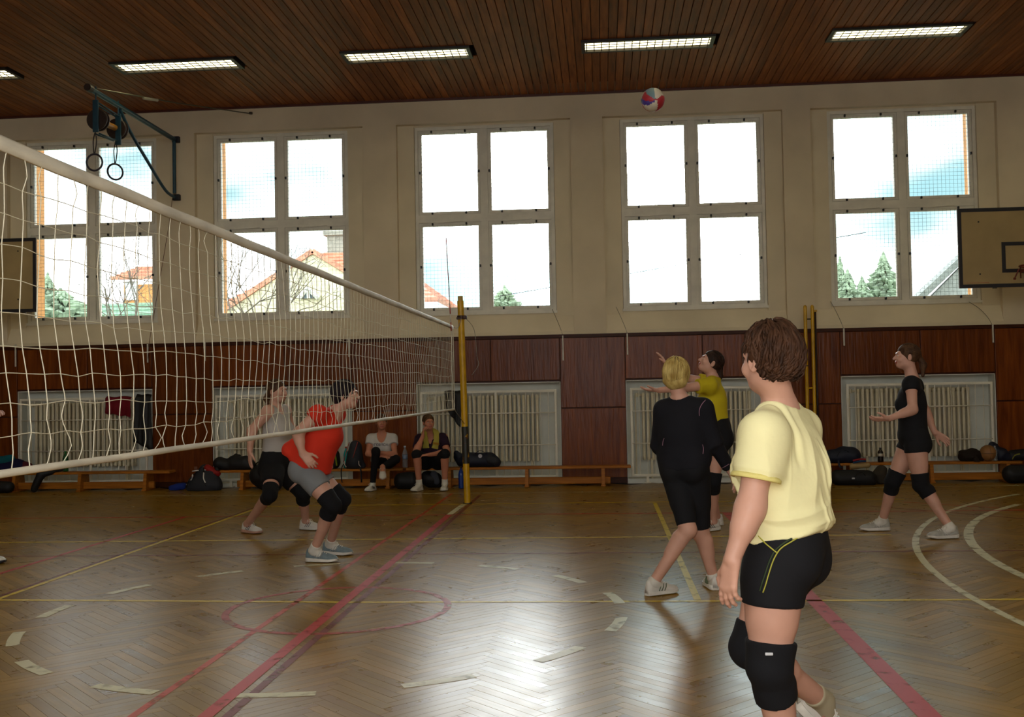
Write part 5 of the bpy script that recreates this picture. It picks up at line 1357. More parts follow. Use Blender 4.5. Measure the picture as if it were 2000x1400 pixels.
hair(J, s, B, base, HBK, [cap(J, s, (.087, .105, .097)), el(hp(J, s, 0, -.06, -.02), hax(J), np.array([.076, .052, .06])*s, .03)], .006, .004, 45, lk)

# -- 6: player in the white sleeveless vest
s = 1.03
J = mkJ(dict(head=(541, 764), neck=(538, 797), chest=(542, 838), pelvis=(540, 905), shR=(524, 804, 10.74), shL=(556, 803, 11.06), elR=(492, 840, 10.68), wrR=(488, 880, 10.60), elL=(574, 846, 11.16), wrL=(586, 884, 11.05),
             hipR=(534, 915, 10.80), hipL=(550, 913, 11.0), knR=(527, 966, 10.46), anR=ank(483, 1040, s), knL=(592, 965, 10.95), anL=ank(597, 1034, s)), 10.9)
dirs(J, hf=(.92, -.3, .04), hu=(-.06, 0, 1), hdR=(.05, -.1, -1), pnR=(.7, .6, 0), hdL=(.4, 0, -.8), pnL=(-.5, -.5, 0), toeR=(.85, -.5, 0), toeL=(.85, -.3, 0), cuR=.15)
bonecheck('white', J)
B, P, base = add_body('person', 'player in white sleeveless vest and black shorts striding behind the net', J, s, w=1.02, d=1.1, lim=1.04, arm=1.1)
VST = cloth('pale_grey_vest', '#b3b0ab')
pr = shirt_prims(P, J, s, .014, .005, .3, arms=''); pr.append(neckhole(J, s, .07, .5)); wear('vest', pr, .007, VST, B, base, .004, 16)
wear('shorts', short_prims(P, J, s, .022, .62), .007, BLACKC, B, base, .003)
for nm in 'LR': kneepad(P, J, nm, s, B, base, PADM, .007, .11, .12); shoe(J['an'+nm], J['toe'+nm], (0, 0, 1), s, B, base, WHITESH, SOLEG if nm == 'R' else SOLEW, LACEW, DKS)
lk = strands(J, s, 120, 0, start_back(.0, .6), flow((.086, .104, .097), .8, .2, -1.3, .0, 1, .03, -.2), .003, seed=6)
hair(J, s, B, base, HB2, [cap(J, s), rc(hp(J, s, 0, -.10, .0), hp(J, s, 0, -.135, -.07), .028*s, .03*s, .02), rc(hp(J, s, 0, -.135, -.07), hp(J, s, 0, -.12, -.12), .03*s, .014*s, .02)], .006, .003, 50, lk)

# -- 7: spectator in white V-neck shirt on the bench, legs crossed
def mkY(d): return {k: (v if isinstance(v, np.ndarray) else at(v[0], v[1], v[2])) for k, v in d.items()}
s = 1.0
J = mkY(dict(head=(745, 824, 14.66), neck=(746, 847, 14.72), chest=(746, 872, 14.74), pelvis=(748, 901, 14.84), shR=(724, 856, 14.70), shL=(768, 856, 14.74), elR=(719, 886, 14.60), wrR=(742, 890, 14.44), elL=(771, 888, 14.58), wrL=(744, 884, 14.40),
             hipR=(738, 904, 14.74), hipL=(757, 904, 14.76), knR=(734, 881, 14.34), anR=ank(728, 958, s), knL=(773, 897, 14.38), anL=(747, 912, 14.16)))
dirs(J, hf=(.3, -1, .0), hu=(0, 0, 1), hdR=(.8, -.1, -.1), pnR=(0, .3, -1), hdL=(-1, -.1, -.1), pnL=(0, .3, -1), toeR=(-.25, -1, 0), toeL=(.2, -.9, -.55), fuL=(0, 0, 1))
bonecheck('seat white', J)
B, P, base = add_body('person', 'seated spectator in white V-neck T-shirt and black leggings, legs crossed', J, s, h=.008, hh=.005, w=.98, d=1.0, lim=.95, skin=SKIN2)
u_, f_, l_ = J['_u'], J['_f'], J['_l']
WTEE = cloth('white_cotton', '#c4c0ba')
pr = shirt_prims(P, J, s, .010, .03, .38, loose=.022); pr.append(neckhole(J, s, .066, .6)); 
pr.append(rc(J['neck']+f_*.10-u_*.0, J['neck']+f_*.13-u_*.115, .075, .010, .01, sub=True))
TS = wear('t_shirt', pr, .007, WTEE, B, base, .003, 18)
LEGG = cloth('black_leggings_knit', '#121216')
lp_ = short_prims(P, J, s, .007, 2.0)
for nm in 'LR':
    kn, an = J['kn'+nm], J['an'+nm]; dd = nrm(an-kn)
    for q0 in P['sh_'+nm]:
        q = inflate(q0, .007); q['clip'] = [(an-dd*.02, dd)]; lp_.append(q)
wear('leggings', lp_, .0075, LEGG, B, base, .002, 25)
tx = MB()                             # grey printed word across the chest
for i, g in enumerate([[(0, 0), (0, 1), (.7, 1), (.7, .8)], [(0, 1), (0, 0), (.7, 0), (.7, 1), (0, 1)], [(0, .5), (.7, .5), (.7, 1), (0, 1), (0, 0), (.7, 0)], [(.35, 0), (.35, 1), (0, 1), (.7, 1)], [(.7, 0), (0, 0), (0, 1), (.7, 1)], [(0, 0), (0, 1), (.7, 0), (.7, 1)]]):
    q = [onmesh(731+i*4.6+x*4.2, 870.5-y*4.2, TS, base, .006) for x, y in g]; q = [p for p in q if p is not None]
    if len(q) > 1: tx.tube(q, .0045, 4)
tx.build('printed_word', mat('grey_print', '#6f6d76', rough=.8), TS)
shoe(J['anR'], J['toeR'], (0, 0, 1), s, B, base, WHITESH, SOLEW, LACEW, DKS); shoe(J['anL'], J['toeL'], (.1, -.5, .85), s, B, base, WHITESH, SOLEG, LACEW)
sock(P, J, 'R', s, B, base, SOCKW, .006, .04)
lk = strands(J, s, 120, 0, start_back(.0, .6), flow((.086, .104, .097), .8, .2, -1.3, .0, 1, .03, -.2), .003, seed=6)
hair(J, s, B, base, HB2, [cap(J, s), el(hp(J, s, 0, -.11, .03), hax(J), np.array([.035, .035, .035]), .02)], .006, .003, 50, lk)

# -- 8: spectator in the purple top, towel round the neck
s = 1.02
J = mkY(dict(head=(837, 825, 14.58), neck=(840, 848, 14.68), chest=(842, 872, 14.74), pelvis=(844, 901, 14.86), shR=(819, 857, 14.66), shL=(866, 855, 14.70), elR=(813, 882, 14.34), wrR=(826, 851, 14.44), elL=(873, 883, 14.56), wrL=(838, 888, 14.34),
             hipR=(833, 904, 14.76), hipL=(855, 904, 14.76), knR=(814, 888, 14.30), anR=ank(819, 958, s), knL=(869, 887, 14.30), anL=ank(869, 957, s)))
dirs(J, hf=(.42, -.9, .06), hu=(-.05, 0, 1), hdR=(.15, -.15, 1), pnR=(.9, .3, 0), hdL=(-1, -.2, -.05), pnL=(0, .2, -1), toeR=(-.35, -1, 0), toeL=(.02, -1, 0), cuR=1.15, cuL=.35)
bonecheck('seat purple', J)
B, P, base = add_body('person', 'seated spectator in dark purple top resting a cheek on one fist', J, s, h=.008, hh=.005, w=1.12, d=1.12, lim=1.1, arm=1.15, skin=SKIN2)
u_, f_, l_ = J['_u'], J['_f'], J['_l']
PUR = cloth('dark_purple_jersey', '#271528')
pr = shirt_prims(P, J, s, .012, .03, .62, loose=.024); pr.append(neckhole(J, s, .066, .6)); pr.append(rc(J['neck']+f_*.10, J['neck']+f_*.13-u_*.09, .055, .010, .01, sub=True)); SPR = pr
PTOP = wear('top', pr, .007, PUR, B, base, .003, 18)
wear('shorts', short_prims(P, J, s, .014, 1.3), .0075, BLACKC, B, base, .003, 18)
for nm in 'LR': shoe(J['an'+nm], J['toe'+nm], (0, 0, 1), s, B, base, WHITESH, SOLEW, LACEW); sock(P, J, nm, s, B, base, SOCKW, .006, .075)
HB4 = hair_mat('light_brown_hair', '#3a281a', '#6b5033')
lk = strands(J, s, 120, 0, start_back(.0, .6), flow((.086, .104, .097), .8, .2, -1.3, .0, 1, .03, -.2), .003, seed=6)
hair(J, s, B, base, HB4, [cap(J, s), el(hp(J, s, 0, -.11, .0), hax(J), np.array([.035, .035, .045]), .02)], .006, .003, 50, lk)
# the towel: two ends hanging down the front, joined behind the neck
TOW = cloth('pale_yellow_terry', '#b5a84a', bump=.5, bscale=60)
def ribbon(pts, wd, th):
    r = []
    P_ = cr(pts, 6)
    for i, p in enumerate(P_):
        t = nrm(P_[min(i+1, len(P_)-1)]-P_[max(i-1, 0)]); out = nrm(p-(J['neck']*.5+J['chest']*.5)-t*((p-(J['neck']*.5+J['chest']*.5))@t)); sd = nrm(np.cross(t, out)); w2 = wd*(1+.08*math.sin(i*1.3))/2
        r.append([p-sd*w2-out*th/2, p+sd*w2-out*th/2, p+sd*w2+out*th/2, p-out*0+out*th, p-sd*w2+out*th/2])
    return r
n_ = J['neck']
def onsh(px, py, off=.012):
    p = onmesh(px, py, PTOP, base, off); return (p if p is not None else J['chest']-base+f_*.13)+base
tw = MB(); L0 = [onsh(867-6, 873+4, .02), onsh(859, 862, .02), onsh(856, 850, .02), n_+l_*.085+u_*.055-f_*.0, n_+l_*.05-f_*.085+u_*.04, n_-f_*.10+u_*.035, n_-l_*.05-f_*.085+u_*.04, n_-l_*.085+u_*.05, onsh(829, 854, .02), onsh(831, 865, .02), onsh(832, 875, .02)]
L0[0] = onsh(849, 876, .022); L0[1] = onsh(852, 864, .022); L0[2] = onsh(853, 852, .022)
tw.loft(ribbon(L0, .105, .014)); o = tw.build('towel', TOW, None, smooth=True, auto=True); tag(o, 'pale yellow towel hung round the neck of the purple-topped spectator', 'towel')
MB().loft([[p+f_*0.0012 for p in r_] for r_ in ribbon([onsh(851.5, 868, .026), onsh(852, 864, .026)], .107, .016)]).build('woven_border', cloth('ochre_terry', '#a87f2c'), o)

# -- 9: player at the left edge, almost wholly out of the picture
s = 1.02
J = mkJ(dict(head=(-62, 752), neck=(-66, 792), chest=(-72, 840), pelvis=(-86, 925), shR=(-75, 802, 9.08), shL=(-60, 802, 9.42), elR=(-52, 856, 9.05), wrR=(-32, 812, 9.1), elL=(-40, 858, 9.5), wrL=(-22, 818, 9.4),
             hipR=(-84, 935, 9.17), hipL=(-80, 935, 9.35), knR=(-42, 1000, 9.1), anR=ank(-33, 1100, s), knL=(-55, 995, 9.5), anL=ank(-90, 1085, s)), 9.25)
dirs(J, hf=(1, 0, .1), hu=(-.1, 0, 1), hdR=(.95, 0, .3), pnR=(-.2, .3, -.95), hdL=(.8, 0, .5), pnL=(-.2, -.3, -.9), toeR=(1, -.05, 0), toeL=(1, -.1, 0), cuR=.7)
bonecheck('edge', J)
B, P, base = add_body('person', 'player at the left edge of the frame, only fingertips and a shoe toe showing', J, s, h=.009, hh=.006)
pr = shirt_prims(P, J, s, .014, .0, .45, loose=.02); pr.append(neckhole(J, s, .06, .3)); wear('shirt', pr, .009, cloth('dark_blue_jersey', '#23304d'), B, base, .003)
wear('shorts', short_prims(P, J, s, .014, .4), .009, BLACKC, B, base)
for nm in 'LR': kneepad(P, J, nm, s, B, base, PADM, .009); shoe(J['an'+nm], J['toe'+nm], (0, 0, 1), s, B, base, WHITESH, DKS, LACEW)
hair(J, s, B, base, HB3, [cap(J, s)], .008, .003, 50, None)
# ------------------------------------------------------------------ bags, bottles and clothes by the benches
BLK = cloth('black_nylon', '#131416', rough=.6, spec=.4); NAV = cloth('navy_nylon', '#10182a', rough=.6, spec=.4); GRYN = cloth('dark_grey_nylon', '#2b2d33', rough=.7)
REFL = mat('reflective_tape', '#f2f2f2', rough=.25, var=.02); REFL.node_tree.nodes['Principled BSDF'].inputs['Base Color'].default_value = (1, 1, 1, 1)
def bag(name, label, pos, prims, m, h=.008, group=None, wr=.004, wf=18, seed=1):
    """a soft bag; prims are in the bag's own metres, x right, y away, z up"""
    V, Q = soft(prims, h, wrinkle=wr, wf=wf, seed=seed)
    V[:, 2] = np.maximum(V[:, 2], 0.001)
    o = link(name, qmesh(name, V, Q, m), None, Vector(pos)); return tag(o, label, name.split('_')[-1], group)
BZ = 0.301
def bpos(px, Y=14.86, z=BZ): p = at(px, 900, Y); return (p[0], Y, z)
def strap(o, pts, w_=.012, m=None, name='strap', flat=.35): return MB().tube(cr(pts, 4), w_, 6, flat=flat).build(name, m or BLK, o, smooth=True)
# backpack with reflective straps on the floor, left
o = bag('backpack', 'black backpack on the floor with white reflective strips and red lid', bpos(398, 14.72, 0), [rc((-.20, 0, .06), (.20, 0, .06), .085, .085, .06), rc((-.03, 0, .10), (.0, .03, .31), .19, .085, .06, fn=(0, 1, 0), ff=1.5), rc((.14, .02, .12), (.10, .03, .24), .12, .09, .05)], GRYN, seed=2)
V, Q = soft([rc((.05, .02, .335), (.20, .03, .26), .06, .055, .03)], .007, wrinkle=.003); link('lid', qmesh('lid', V, Q, cloth('red_nylon', '#8d1712', rough=.6)), o)
BPK = [rc((-.20, 0, .06), (.20, 0, .06), .085, .085, .06), rc((-.03, 0, .10), (.0, .03, .31), .19, .085, .06, fn=(0, 1, 0), ff=1.5), rc((.14, .02, .12), (.10, .03, .24), .12, .09, .05)]
def fronty(x, z, prims, off=.004):
    y = -.4
    for _ in range(80):
        d = min(float(peval(q, x, y, z)) for q in prims)
        if d < .001: break
        y += max(d*.7, .0006)
        if y > .1: return -.08
    return y-off
def onbag(pts): return [(x, fronty(x, z, BPK), z) for x, z in pts]
for pts in (((-.245, .09), (-.20, .15), (-.145, .24)), ((.02, .27), (.03, .19), (.065, .125))):
    t = MB(); t.tube(cr(onbag(pts), 5), .026, 6, flat=.35); t.build('reflective_strip', REFL, o, smooth=True)
for pts in (((-.15, .30), (-.085, .308)), ((.02, .315), (.065, .315))): MB().tube(onbag(pts), .018, 6, flat=.5).build('reflective_tab', REFL, o)
for x in (-.10, .02): MB().bevbox((x, fronty(x, .34, BPK)+.01, .345), (.05, .02, .05), .008).build('strap_end', cloth('brownish_pad', '#6d4a3c'), o)
strap(o, onbag([(-.24, .06), (-.2, .17), (-.09, .31), (-.03, .36)]), .022); strap(o, onbag([(.08, .07), (.02, .2), (.01, .35)]), .022)
o = bag('cloth', 'crumpled blue cloth on the floor left of the reflective backpack', bpos(345, 14.78, 0), [rc((-.09, 0, .03), (.08, 0, .05), .04, .055, .04), rc((0, .03, .05), (.1, .03, .07), .05, .05, .03)], cloth('blue_cloth', '#1b2f7c'), wr=.010, seed=4)
def bottle(label, px, Y, z, hgt, r, m, capm, lab=None, group='drink bottles'):
    p = at(px, 900, Y)
    e = empty('bottle', (p[0], Y, z), label, 'bottle', group)
    MB().lathe([(r*.7, 0), (r*.98, .008), (r, .03), (r*.94, hgt*.3), (r, hgt*.42), (r, hgt*.62), (r*.82, hgt*.74), (r*.36, hgt*.88), (r*.33, hgt*.93)], n=18).build('body', m, e, smooth=True)
    MB().lathe([(r*.42, hgt*.925), (r*.42, hgt*.99), (r*.36, hgt)], n=14).build('cap', capm, e, smooth=True)
    if lab: MB().lathe([(r*1.015, hgt*.40), (r*1.015, hgt*.60)], n=18).build('paper_label', lab, e, smooth=True)
    return e
def clear(name, col, al=.35):
    m = bpy.data.materials.new(name); m.use_nodes = True; n = m.node_tree.nodes; l = m.node_tree.links; b = n['Principled BSDF']
    b.inputs['Base Color'].default_value = (*srgb(col), 1); b.inputs['Roughness'].default_value = .08; b.inputs['Alpha'].default_value = al; return m
PET = clear('clear_plastic', '#a9b3b5', .32); PETG = clear('green_plastic', '#0e5a2c', .85); PETB = clear('blue_plastic', '#163c8f', .85); PETT = clear('teal_plastic', '#1f8f88', .9); PETD = clear('dark_drink', '#16110f', .95)
CAPW = mat('cap_white', '#b9bcc0', rough=.4); CAPB = mat('cap_dark', '#20242c', rough=.4); CAPR = mat('cap_red', '#8a2118', rough=.4); LABB = mat('label_blue_paper', '#7d8da6', rough=.6); LABW = mat('label_pale_paper', '#b6b0a0', rough=.6)
bottle('grey blue water bottle on the floor right of the reflective backpack', 418, 14.7, 0, .27, .035, clear('bluish_plastic', '#3a4f66', .7), CAPR)
bottle('green plastic bottle on the far left bench under the net', 128, 14.86, BZ, .32, .043, PETG, mat('cap_green', '#0f6a25', rough=.4))
bottle('clear water bottle on the bench between the two seated spectators', 791, 14.86, BZ, .33, .042, PET, CAPW, LABB)
bottle('blue plastic bottle on the floor left of the net post', 900, 14.62, 0, .33, .042, PETB, CAPB)
bottle('teal bottle in front of the radiator beside the grey backpack', 676, 14.9, BZ, .33, .038, PETT, CAPR)
bottle('dark bottle with pale label on the right bench left of the ponytailed player', 1720, 14.86, BZ, .21, .043, PETD, CAPB, LABW)
bottle('clear small bottle beside the beige ball on right bench', 1944, 14.80, BZ, .22, .03, PET, CAPW)
# black clothes heap on bench two
o = bag('clothes_heap', 'heap of black clothes on the bench left of the white vest player', bpos(458), [rc((-.24, 0, .1), (-.12, 0, .07), .10, .08, .05), rc((-.15, 0, .06), (.25, 0, .06), .07, .08, .05), rc((.0, 0, .12), (.16, 0, .12), .10, .10, .05), rc((.05, .02, .2), (.02, .02, .22), .05, .03, .03), rc((-.24, -.13, .03), (-.2, -.14, -.02), .03, .03, .03)], BLK, wr=.012, wf=16, seed=6); o['category'] = 'clothes'
o = bag('sports_bag', 'dark round bag between the white vest player and the bench', bpos(515, 14.72, 0), [rc((-.05, 0, .22), (.1, 0, .22), .17, .19, .06), rc((0, 0, .10), (.1, 0, .1), .1, .1, .06)], BLK, seed=8); strap(o, [(-.12, -.1, .36), (-.02, -.14, .44), (.12, -.12, .38)], .018)
# dark blue and teal bags at far left
o = bag('sports_bag', 'dark blue sports bag with teal top on far left bench end', bpos(12, 14.86), [rc((-.2, 0, .09), (.22, 0, .09), .10, .10, .05), rc((.1, .03, .12), (.28, .03, .08), .09, .07, .05)], cloth('dark_indigo_nylon', '#17163a'), wr=.008, seed=9)
V, Q = soft([rc((-.05, -.03, .19), (.1, -.03, .22), .075, .06, .03)], .008, wrinkle=.006); link('teal_pocket', qmesh('teal_pocket', V, Q, cloth('teal_nylon', '#0f5a63')), o)
o = bag('jacket', 'dark maroon jacket lying on far left bench', bpos(52, 14.86), [rc((-.04, 0, .06), (.1, 0, .05), .075, .055, .04), rc((-.05, .02, .12), (.02, .02, .1), .05, .05, .03)], cloth('maroon_fleece', '#4d1420'), wr=.009, seed=3)
o = bag('trousers', 'black tracksuit trousers draped over far left bench, one leg to the floor', bpos(90, 14.86, 0), [rc((-.12, -.05, .345), (.30, -.02, .345), .038, .036, .03), rc((.0, -.08, .34), (.02, -.17, .27), .05, .055, .04), rc((.02, -.18, .28), (-.08, -.2, .05), .06, .05, .04), rc((.25, -.05, .34), (.1, -.17, .30), .035, .05, .03)], BLK, wr=.008, seed=5)
o = bag('sports_bag', 'black bag under the far left bench end, by the frame edge', bpos(4, 14.62, 0), [rc((-.2, 0, .1), (.1, 0, .09), .1, .09, .05)], BLK, seed=7)
# by the seated spectators
o = bag('backpack', 'dark bag with lime stripe on bench behind the red shirt player', bpos(650, 14.86), [rc((0, 0, .1), (.0, .02, .2), .12, .10, .06, fn=(0, 1, 0), ff=1.2)], BLK, seed=11)
MB().tube(cr([(.04, -.11, .27), (.075, -.115, .17), (.09, -.11, .05)], 5), .028, 6, flat=.35).build('lime_stripe', mat('lime_nylon', '#8b9c12', rough=.6), o, smooth=True)
o = bag('backpack', 'grey backpack with red trim on bench beside the white shirt spectator', bpos(693, 14.84), [rc((0, 0, .12), (.01, .03, .33), .135, .095, .06, fn=(0, 1, 0), ff=1.15), rc((-.1, 0, .04), (.12, 0, .04), .05, .05, .05), rc((0, -.06, .1), (0, -.05, .2), .1, .09, .05, fn=(0, 1, 0), ff=1.2)], GRYN, seed=12)
REDTR = mat('red_trim', '#8f2a24', rough=.6)
for x in (-.09, .04): MB().tube(cr([(x-.06, -.11, .10), (x-.02, -.13, .22), (x+.02, -.05, .40)], 5), .006, 5).build('trim_line', REDTR, o, smooth=True)
for x in (-.13, .09): MB().tube(cr([(x, -.12, .12), (x+.005, -.135, .07), (x+.03, -.13, .03)], 5), .007, 5).build('pale_strap', mat('pale_strap_web', '#b9a9a0', rough=.6), o, smooth=True)
strap(o, [(-.14, -.12, .08), (-.17, -.16, .0), (-.165, -.17, -.16), (-.16, -.16, -.2)], .014); strap(o, [(.10, -.13, .05), (.13, -.16, -.03), (.14, -.17, -.2)], .014)
o = bag('sports_bag', 'black bag on the floor under the bench between the spectators', bpos(797, 14.66, 0), [rc((-.10, 0, .12), (.06, 0, .12), .12, .13, .05), rc((-.12, 0, .07), (.1, 0, .07), .07, .07, .05)], BLK, seed=13)
o = bag('sports_bag', 'grey black holdall on the floor behind the purple spectator feet', bpos(846, 14.80, 0), [rc((-.08, 0, .14), (.02, 0, .13), .12, .11, .05), rc((-.06, 0, .05), (.08, 0, .05), .05, .05, .04)], BLK, seed=14)
V, Q = soft([rc((.02, -.08, .20), (.06, -.08, .10), .06, .05, .03, fn=(0, 1, 0), ff=1.6)], .007, wrinkle=.002); link('grey_pocket', qmesh('grey_pocket', V, Q, cloth('slate_nylon', '#3c4048')), o)
# navy duffel on the bench right of the post
o = bag('duffel_bag', 'navy duffel bag on the bench right of the net post', bpos(932), [rc((-.16, 0, .11), (.20, 0, .10), .115, .10, .05), rc((-.30, 0, .15), (-.24, 0, .08), .055, .08, .04), rc((.18, 0, .10), (.28, 0, .07), .10, .08, .05), rc((-.31, -.02, .21), (-.28, -.02, .17), .04, .05, .03)], NAV, wr=.006, seed=15)
V, Q = soft([rc((.20, -.06, .11), (.27, -.06, .08), .075, .06, .03)], .007, wrinkle=.003); link('grey_end_pocket', qmesh('grey_end_pocket', V, Q, GRYN), o)
strap(o, [(-.02, -.07, .20), (.06, -.1, .25), (.16, -.08, .2)], .012, NAV, 'handle')
MB().lathe([(.03, 0), (.03, .006)], (.06, -.118, .17), 14, rot=np.array([[1, 0, 0], [0, 0, 1], [0, -1, 0.0]])).build('round_badge', mat('badge_silver', '#a8a5a8', rough=.3, metal=.4), o)
# clothes hung on the guards
def drape(label, name, cat_, px0, px1, zt, zbl, zbr, m, seed=1, cl=0.0, n=22, k=14):
    x0, x1 = at(px0, 800, YF-.09)[0], at(px1, 800, YF-.09)[0]; rg_ = np.random.RandomState(seed); V = []; F = []
    off = rg_.rand(4)*6
    for i in range(n):
        u = i/(n-1); zb_ = zbl*(1-u)+zbr*u
        for j in range(k):
            v = j/(k-1); x = x0+(x1-x0)*(u+cl*v*(0.5-u)); z = zt-(zt-zb_)*v
            y = YF-.085-.012*math.sin(u*11+off[0])*v**.5-.010*math.sin(u*23+off[1]+v*3)*v-.02*(v > .02)-.008*math.sin(v*9+u*4)
            if j == 0: y += .035
            V.append((x, y, z+(.008*math.sin(u*9+off[2])) if j == 0 else z+.01*math.sin(u*14+off[3])*v))
    for i in range(n-1):
        for j in range(k-1): F.append((i*k+j, (i+1)*k+j, (i+1)*k+j+1, i*k+j+1))
    V = np.array(V); c = np.array([(x0+x1)/2, YF-.09, zt]); mb = MB().add(V-c, F)
    o = mb.build(name, m, None, smooth=True, loc=c); md = o.modifiers.new('thick', 'SOLIDIFY'); md.thickness = .012; md.offset = 0
    return tag(o, label, cat_)
zt_ = 1.455
o = drape('dark red cloth hung over the leftmost radiator guard', 'cloth', 'cloth', 207, 256, zt_, at(0+207, 807, YF)[2]-.0, at(256, 814, YF)[2], cloth('crimson_cloth', '#6b0f1c'), 3)
o = drape('black jacket hung on the leftmost radiator guard, right of red cloth', 'jacket', 'jacket', 266, 294, zt_+.03, at(266, 862, YF)[2], at(292, 880, YF)[2], BLK, 5, -.3)
o = drape('black jacket hung on the middle radiator guard behind the net post', 'jacket', 'jacket', 868, 903, zt_+.0, at(868, 800, YF)[2], at(903, 835, YF)[2], BLK, 6, .25)
# right hand bench
o = bag('sports_bag', 'navy black holdall on the left end of the right bench', bpos(1648, 14.84), [rc((-.18, 0, .09), (.12, 0, .10), .10, .12, .05), rc((0, 0, .15), (.12, 0, .12), .09, .09, .05)], NAV, seed=16)
strap(o, [(-.12, -.12, .1), (-.05, -.14, .2), (.05, -.12, .16)], .010, NAV, 'handle'); strap(o, [(-.1, -.12, .04), (-.1, -.16, -.03), (-.06, -.16, -.07)], .015, NAV)
o = bag('clothes_heap', 'pale garment with red and blue stripes hanging off the right bench', bpos(1678, 14.74, 0), [rc((-.09, -.02, .255), (.10, -.04, .27), .05, .05, .04, fn=(0, 0, 1), ff=1.25)], cloth('tan_cotton', '#a58c5e'), h=.005, wr=.006, seed=17); o['category'] = 'garment'
for dz, c_, nm_ in ((.058, '#1c3f68', 'blue_stripe'), (.088, '#93262a', 'red_stripe')): MB().tube(cr([(-.10, -.05, .25+dz), (0, -.065, .27+dz), (.08, -.05, .275+dz*.9)], 5), .017, 8, flat=.8).build(nm_, cloth(nm_+'_cloth', c_), o, smooth=True)
o = bag('sports_bag', 'black sports bag on the floor under the right bench, small white tag', bpos(1664, 14.55, 0), [rc((-.2, 0, .11), (.22, 0, .1), .11, .11, .06), rc((-.18, 0, .06), (.26, 0, .06), .07, .07, .05)], BLK, seed=18)
MB().bevbox((-.015, -.118, .105), (.04, .006, .022), .003).build('white_tag', mat('white_tag', '#c9ccd0'), o); strap(o, [(.0, -.11, .12), (.08, -.14, .2), (.16, -.1, .14)], .010)
o = bag('sports_bag', 'grey brown string bag on floor by the ponytailed player front knee', bpos(1718, 14.68, 0), [rc((0, 0, .13), (.03, .02, .19), .10, .08, .05), rc((.02, 0, .06), (.05, 0, .06), .07, .07, .05)], cloth('taupe_cloth', '#3b352c'), wr=.010, seed=19)
o = bag('clothes_heap', 'crumpled dark brown clothes on the right bench behind the ponytailed player', bpos(1900, 14.86), [rc((-.12, 0, .08), (.0, 0, .08), .09, .09, .04), rc((.02, 0, .1), (.12, 0, .06), .09, .06, .04), rc((-.18, 0, .12), (-.15, 0, .05), .03, .04, .03), rc((0, -.13, .03), (.02, -.16, -.06), .04, .035, .03)], cloth('dark_brown_cloth', '#221a15'), wr=.014, wf=22, seed=20); o['category'] = 'clothes'
p = bpos(1930, 14.84); e = empty('ball', (p[0], p[1], BZ), 'beige ball resting on the right bench near the frame edge', 'ball')
bmx = bmesh.new(); bmesh.ops.create_uvsphere(bmx, u_segments=28, v_segments=18, radius=.115); me = bpy.data.meshes.new('shell'); bmx.to_mesh(me); bmx.free(); me.materials.append(mat('tan_leather', '#8d6236', rough=.55)); me.polygons.foreach_set('use_smooth', [True]*len(me.polygons)); o = link('shell', me, e, (0, 0, .115))
for ax in range(3):
    th = np.linspace(0, 2*PI, 37)[:-1]; z = np.zeros(36); q = [np.cos(th)*.1155, np.sin(th)*.1155, z]; MB().tube(np.stack([q[ax % 3], q[(ax+1) % 3], q[(ax+2) % 3]], -1)+np.array([0, 0, .115]), .002, 4, closed=True).build('seam', mat('ball_seam_dark', '#4a3220'), e)
o = bag('jacket', 'dark blue jacket beside the beige ball on right bench', bpos(1954, 14.88), [rc((-.05, 0, .16), (.02, 0, .10), .06, .09, .05), rc((.0, 0, .06), (.16, 0, .05), .07, .06, .05), rc((-.1, .02, .22), (-.06, .02, .2), .05, .05, .03)], NAV, wr=.010, seed=21)
o = bag('sports_bag', 'black bag with yellow lining on the right bench, cut by the frame edge', bpos(1992, 14.88), [rc((-.1, 0, .07), (.15, 0, .08), .08, .09, .05)], BLK, seed=22)
MB().tube(cr([(-.13, -.06, .02), (-.1, -.075, .08), (-.03, -.09, .1)], 4), .02, 6, flat=.4).build('yellow_lining', mat('yellow_lining_cloth', '#7d7a2a', rough=.8), o, smooth=True)
o = bag('sports_bag', 'black bag on the floor past the right bench, cut by the frame edge', bpos(1992, 14.6, 0), [rc((-.12, 0, .13), (.15, 0, .13), .13, .13, .06)], BLK, seed=23)
# ------------------------------------------------------------------ outside the windows
t = MB(); t.bb(-70, 70, YB+0.02, 130, -0.9, -0.5); tag(t.build('ground', mat('dull_grass', '#6f7350', rough=.95, var=.2, scale=.5)), 'dull green ground outside the hall', 'ground', kind='structure')
TILE = mat('orange_roof_tile', '#d28f74', rough=.8, var=.2, scale=3); WALLW = mat('cream_house_wall', '#d8d2b0', rough=.85); GREYR = mat('grey_slate_roof', '#6f7570', rough=.8, var=.15)
def tiled(name, A, B, Cc, rows, m, parent, o0):
    """a roof slope from eaves A-B up to ridge end(s) Cc (list of two points), with raised courses"""
    A, B, C0, C1 = [np.asarray(q, float)-o0 for q in (A, B, Cc[0], Cc[1])]; mb = MB(); n_ = nrm(np.cross(B-A, C0-A)); n_ = n_ if n_[2] > 0 else -n_
    for r in range(rows):
        t0, t1 = r/rows, (r+1)/rows
        a0, b0 = A+(C0-A)*t0, B+(C1-B)*t0; a1, b1 = A+(C0-A)*t1, B+(C1-B)*t1
        mb.loft([[a0+n_*.10, a1+n_*.02, a1-n_*.1, a0-n_*.1], [b0+n_*.10, b1+n_*.02, b1-n_*.1, b0-n_*.1]])
    return mb.build(name, m, parent)
HY = 42.0
p_l = at(440, 607, HY); p_pk = at(618, 492, HY); p_r = at(860, 594, HY); eav = at(500, 600, HY)
base = np.array([p_pk[0], HY, -0.5]); e = empty('house', base, 'cream house with orange tiled hipped roof seen through the second window', 'house')
zr = p_pk[2]; xl, xr = p_l[0], p_r[0]; ze = min(p_l[2], p_r[2])-.3
xp2 = at(672, 490, HY)[0]
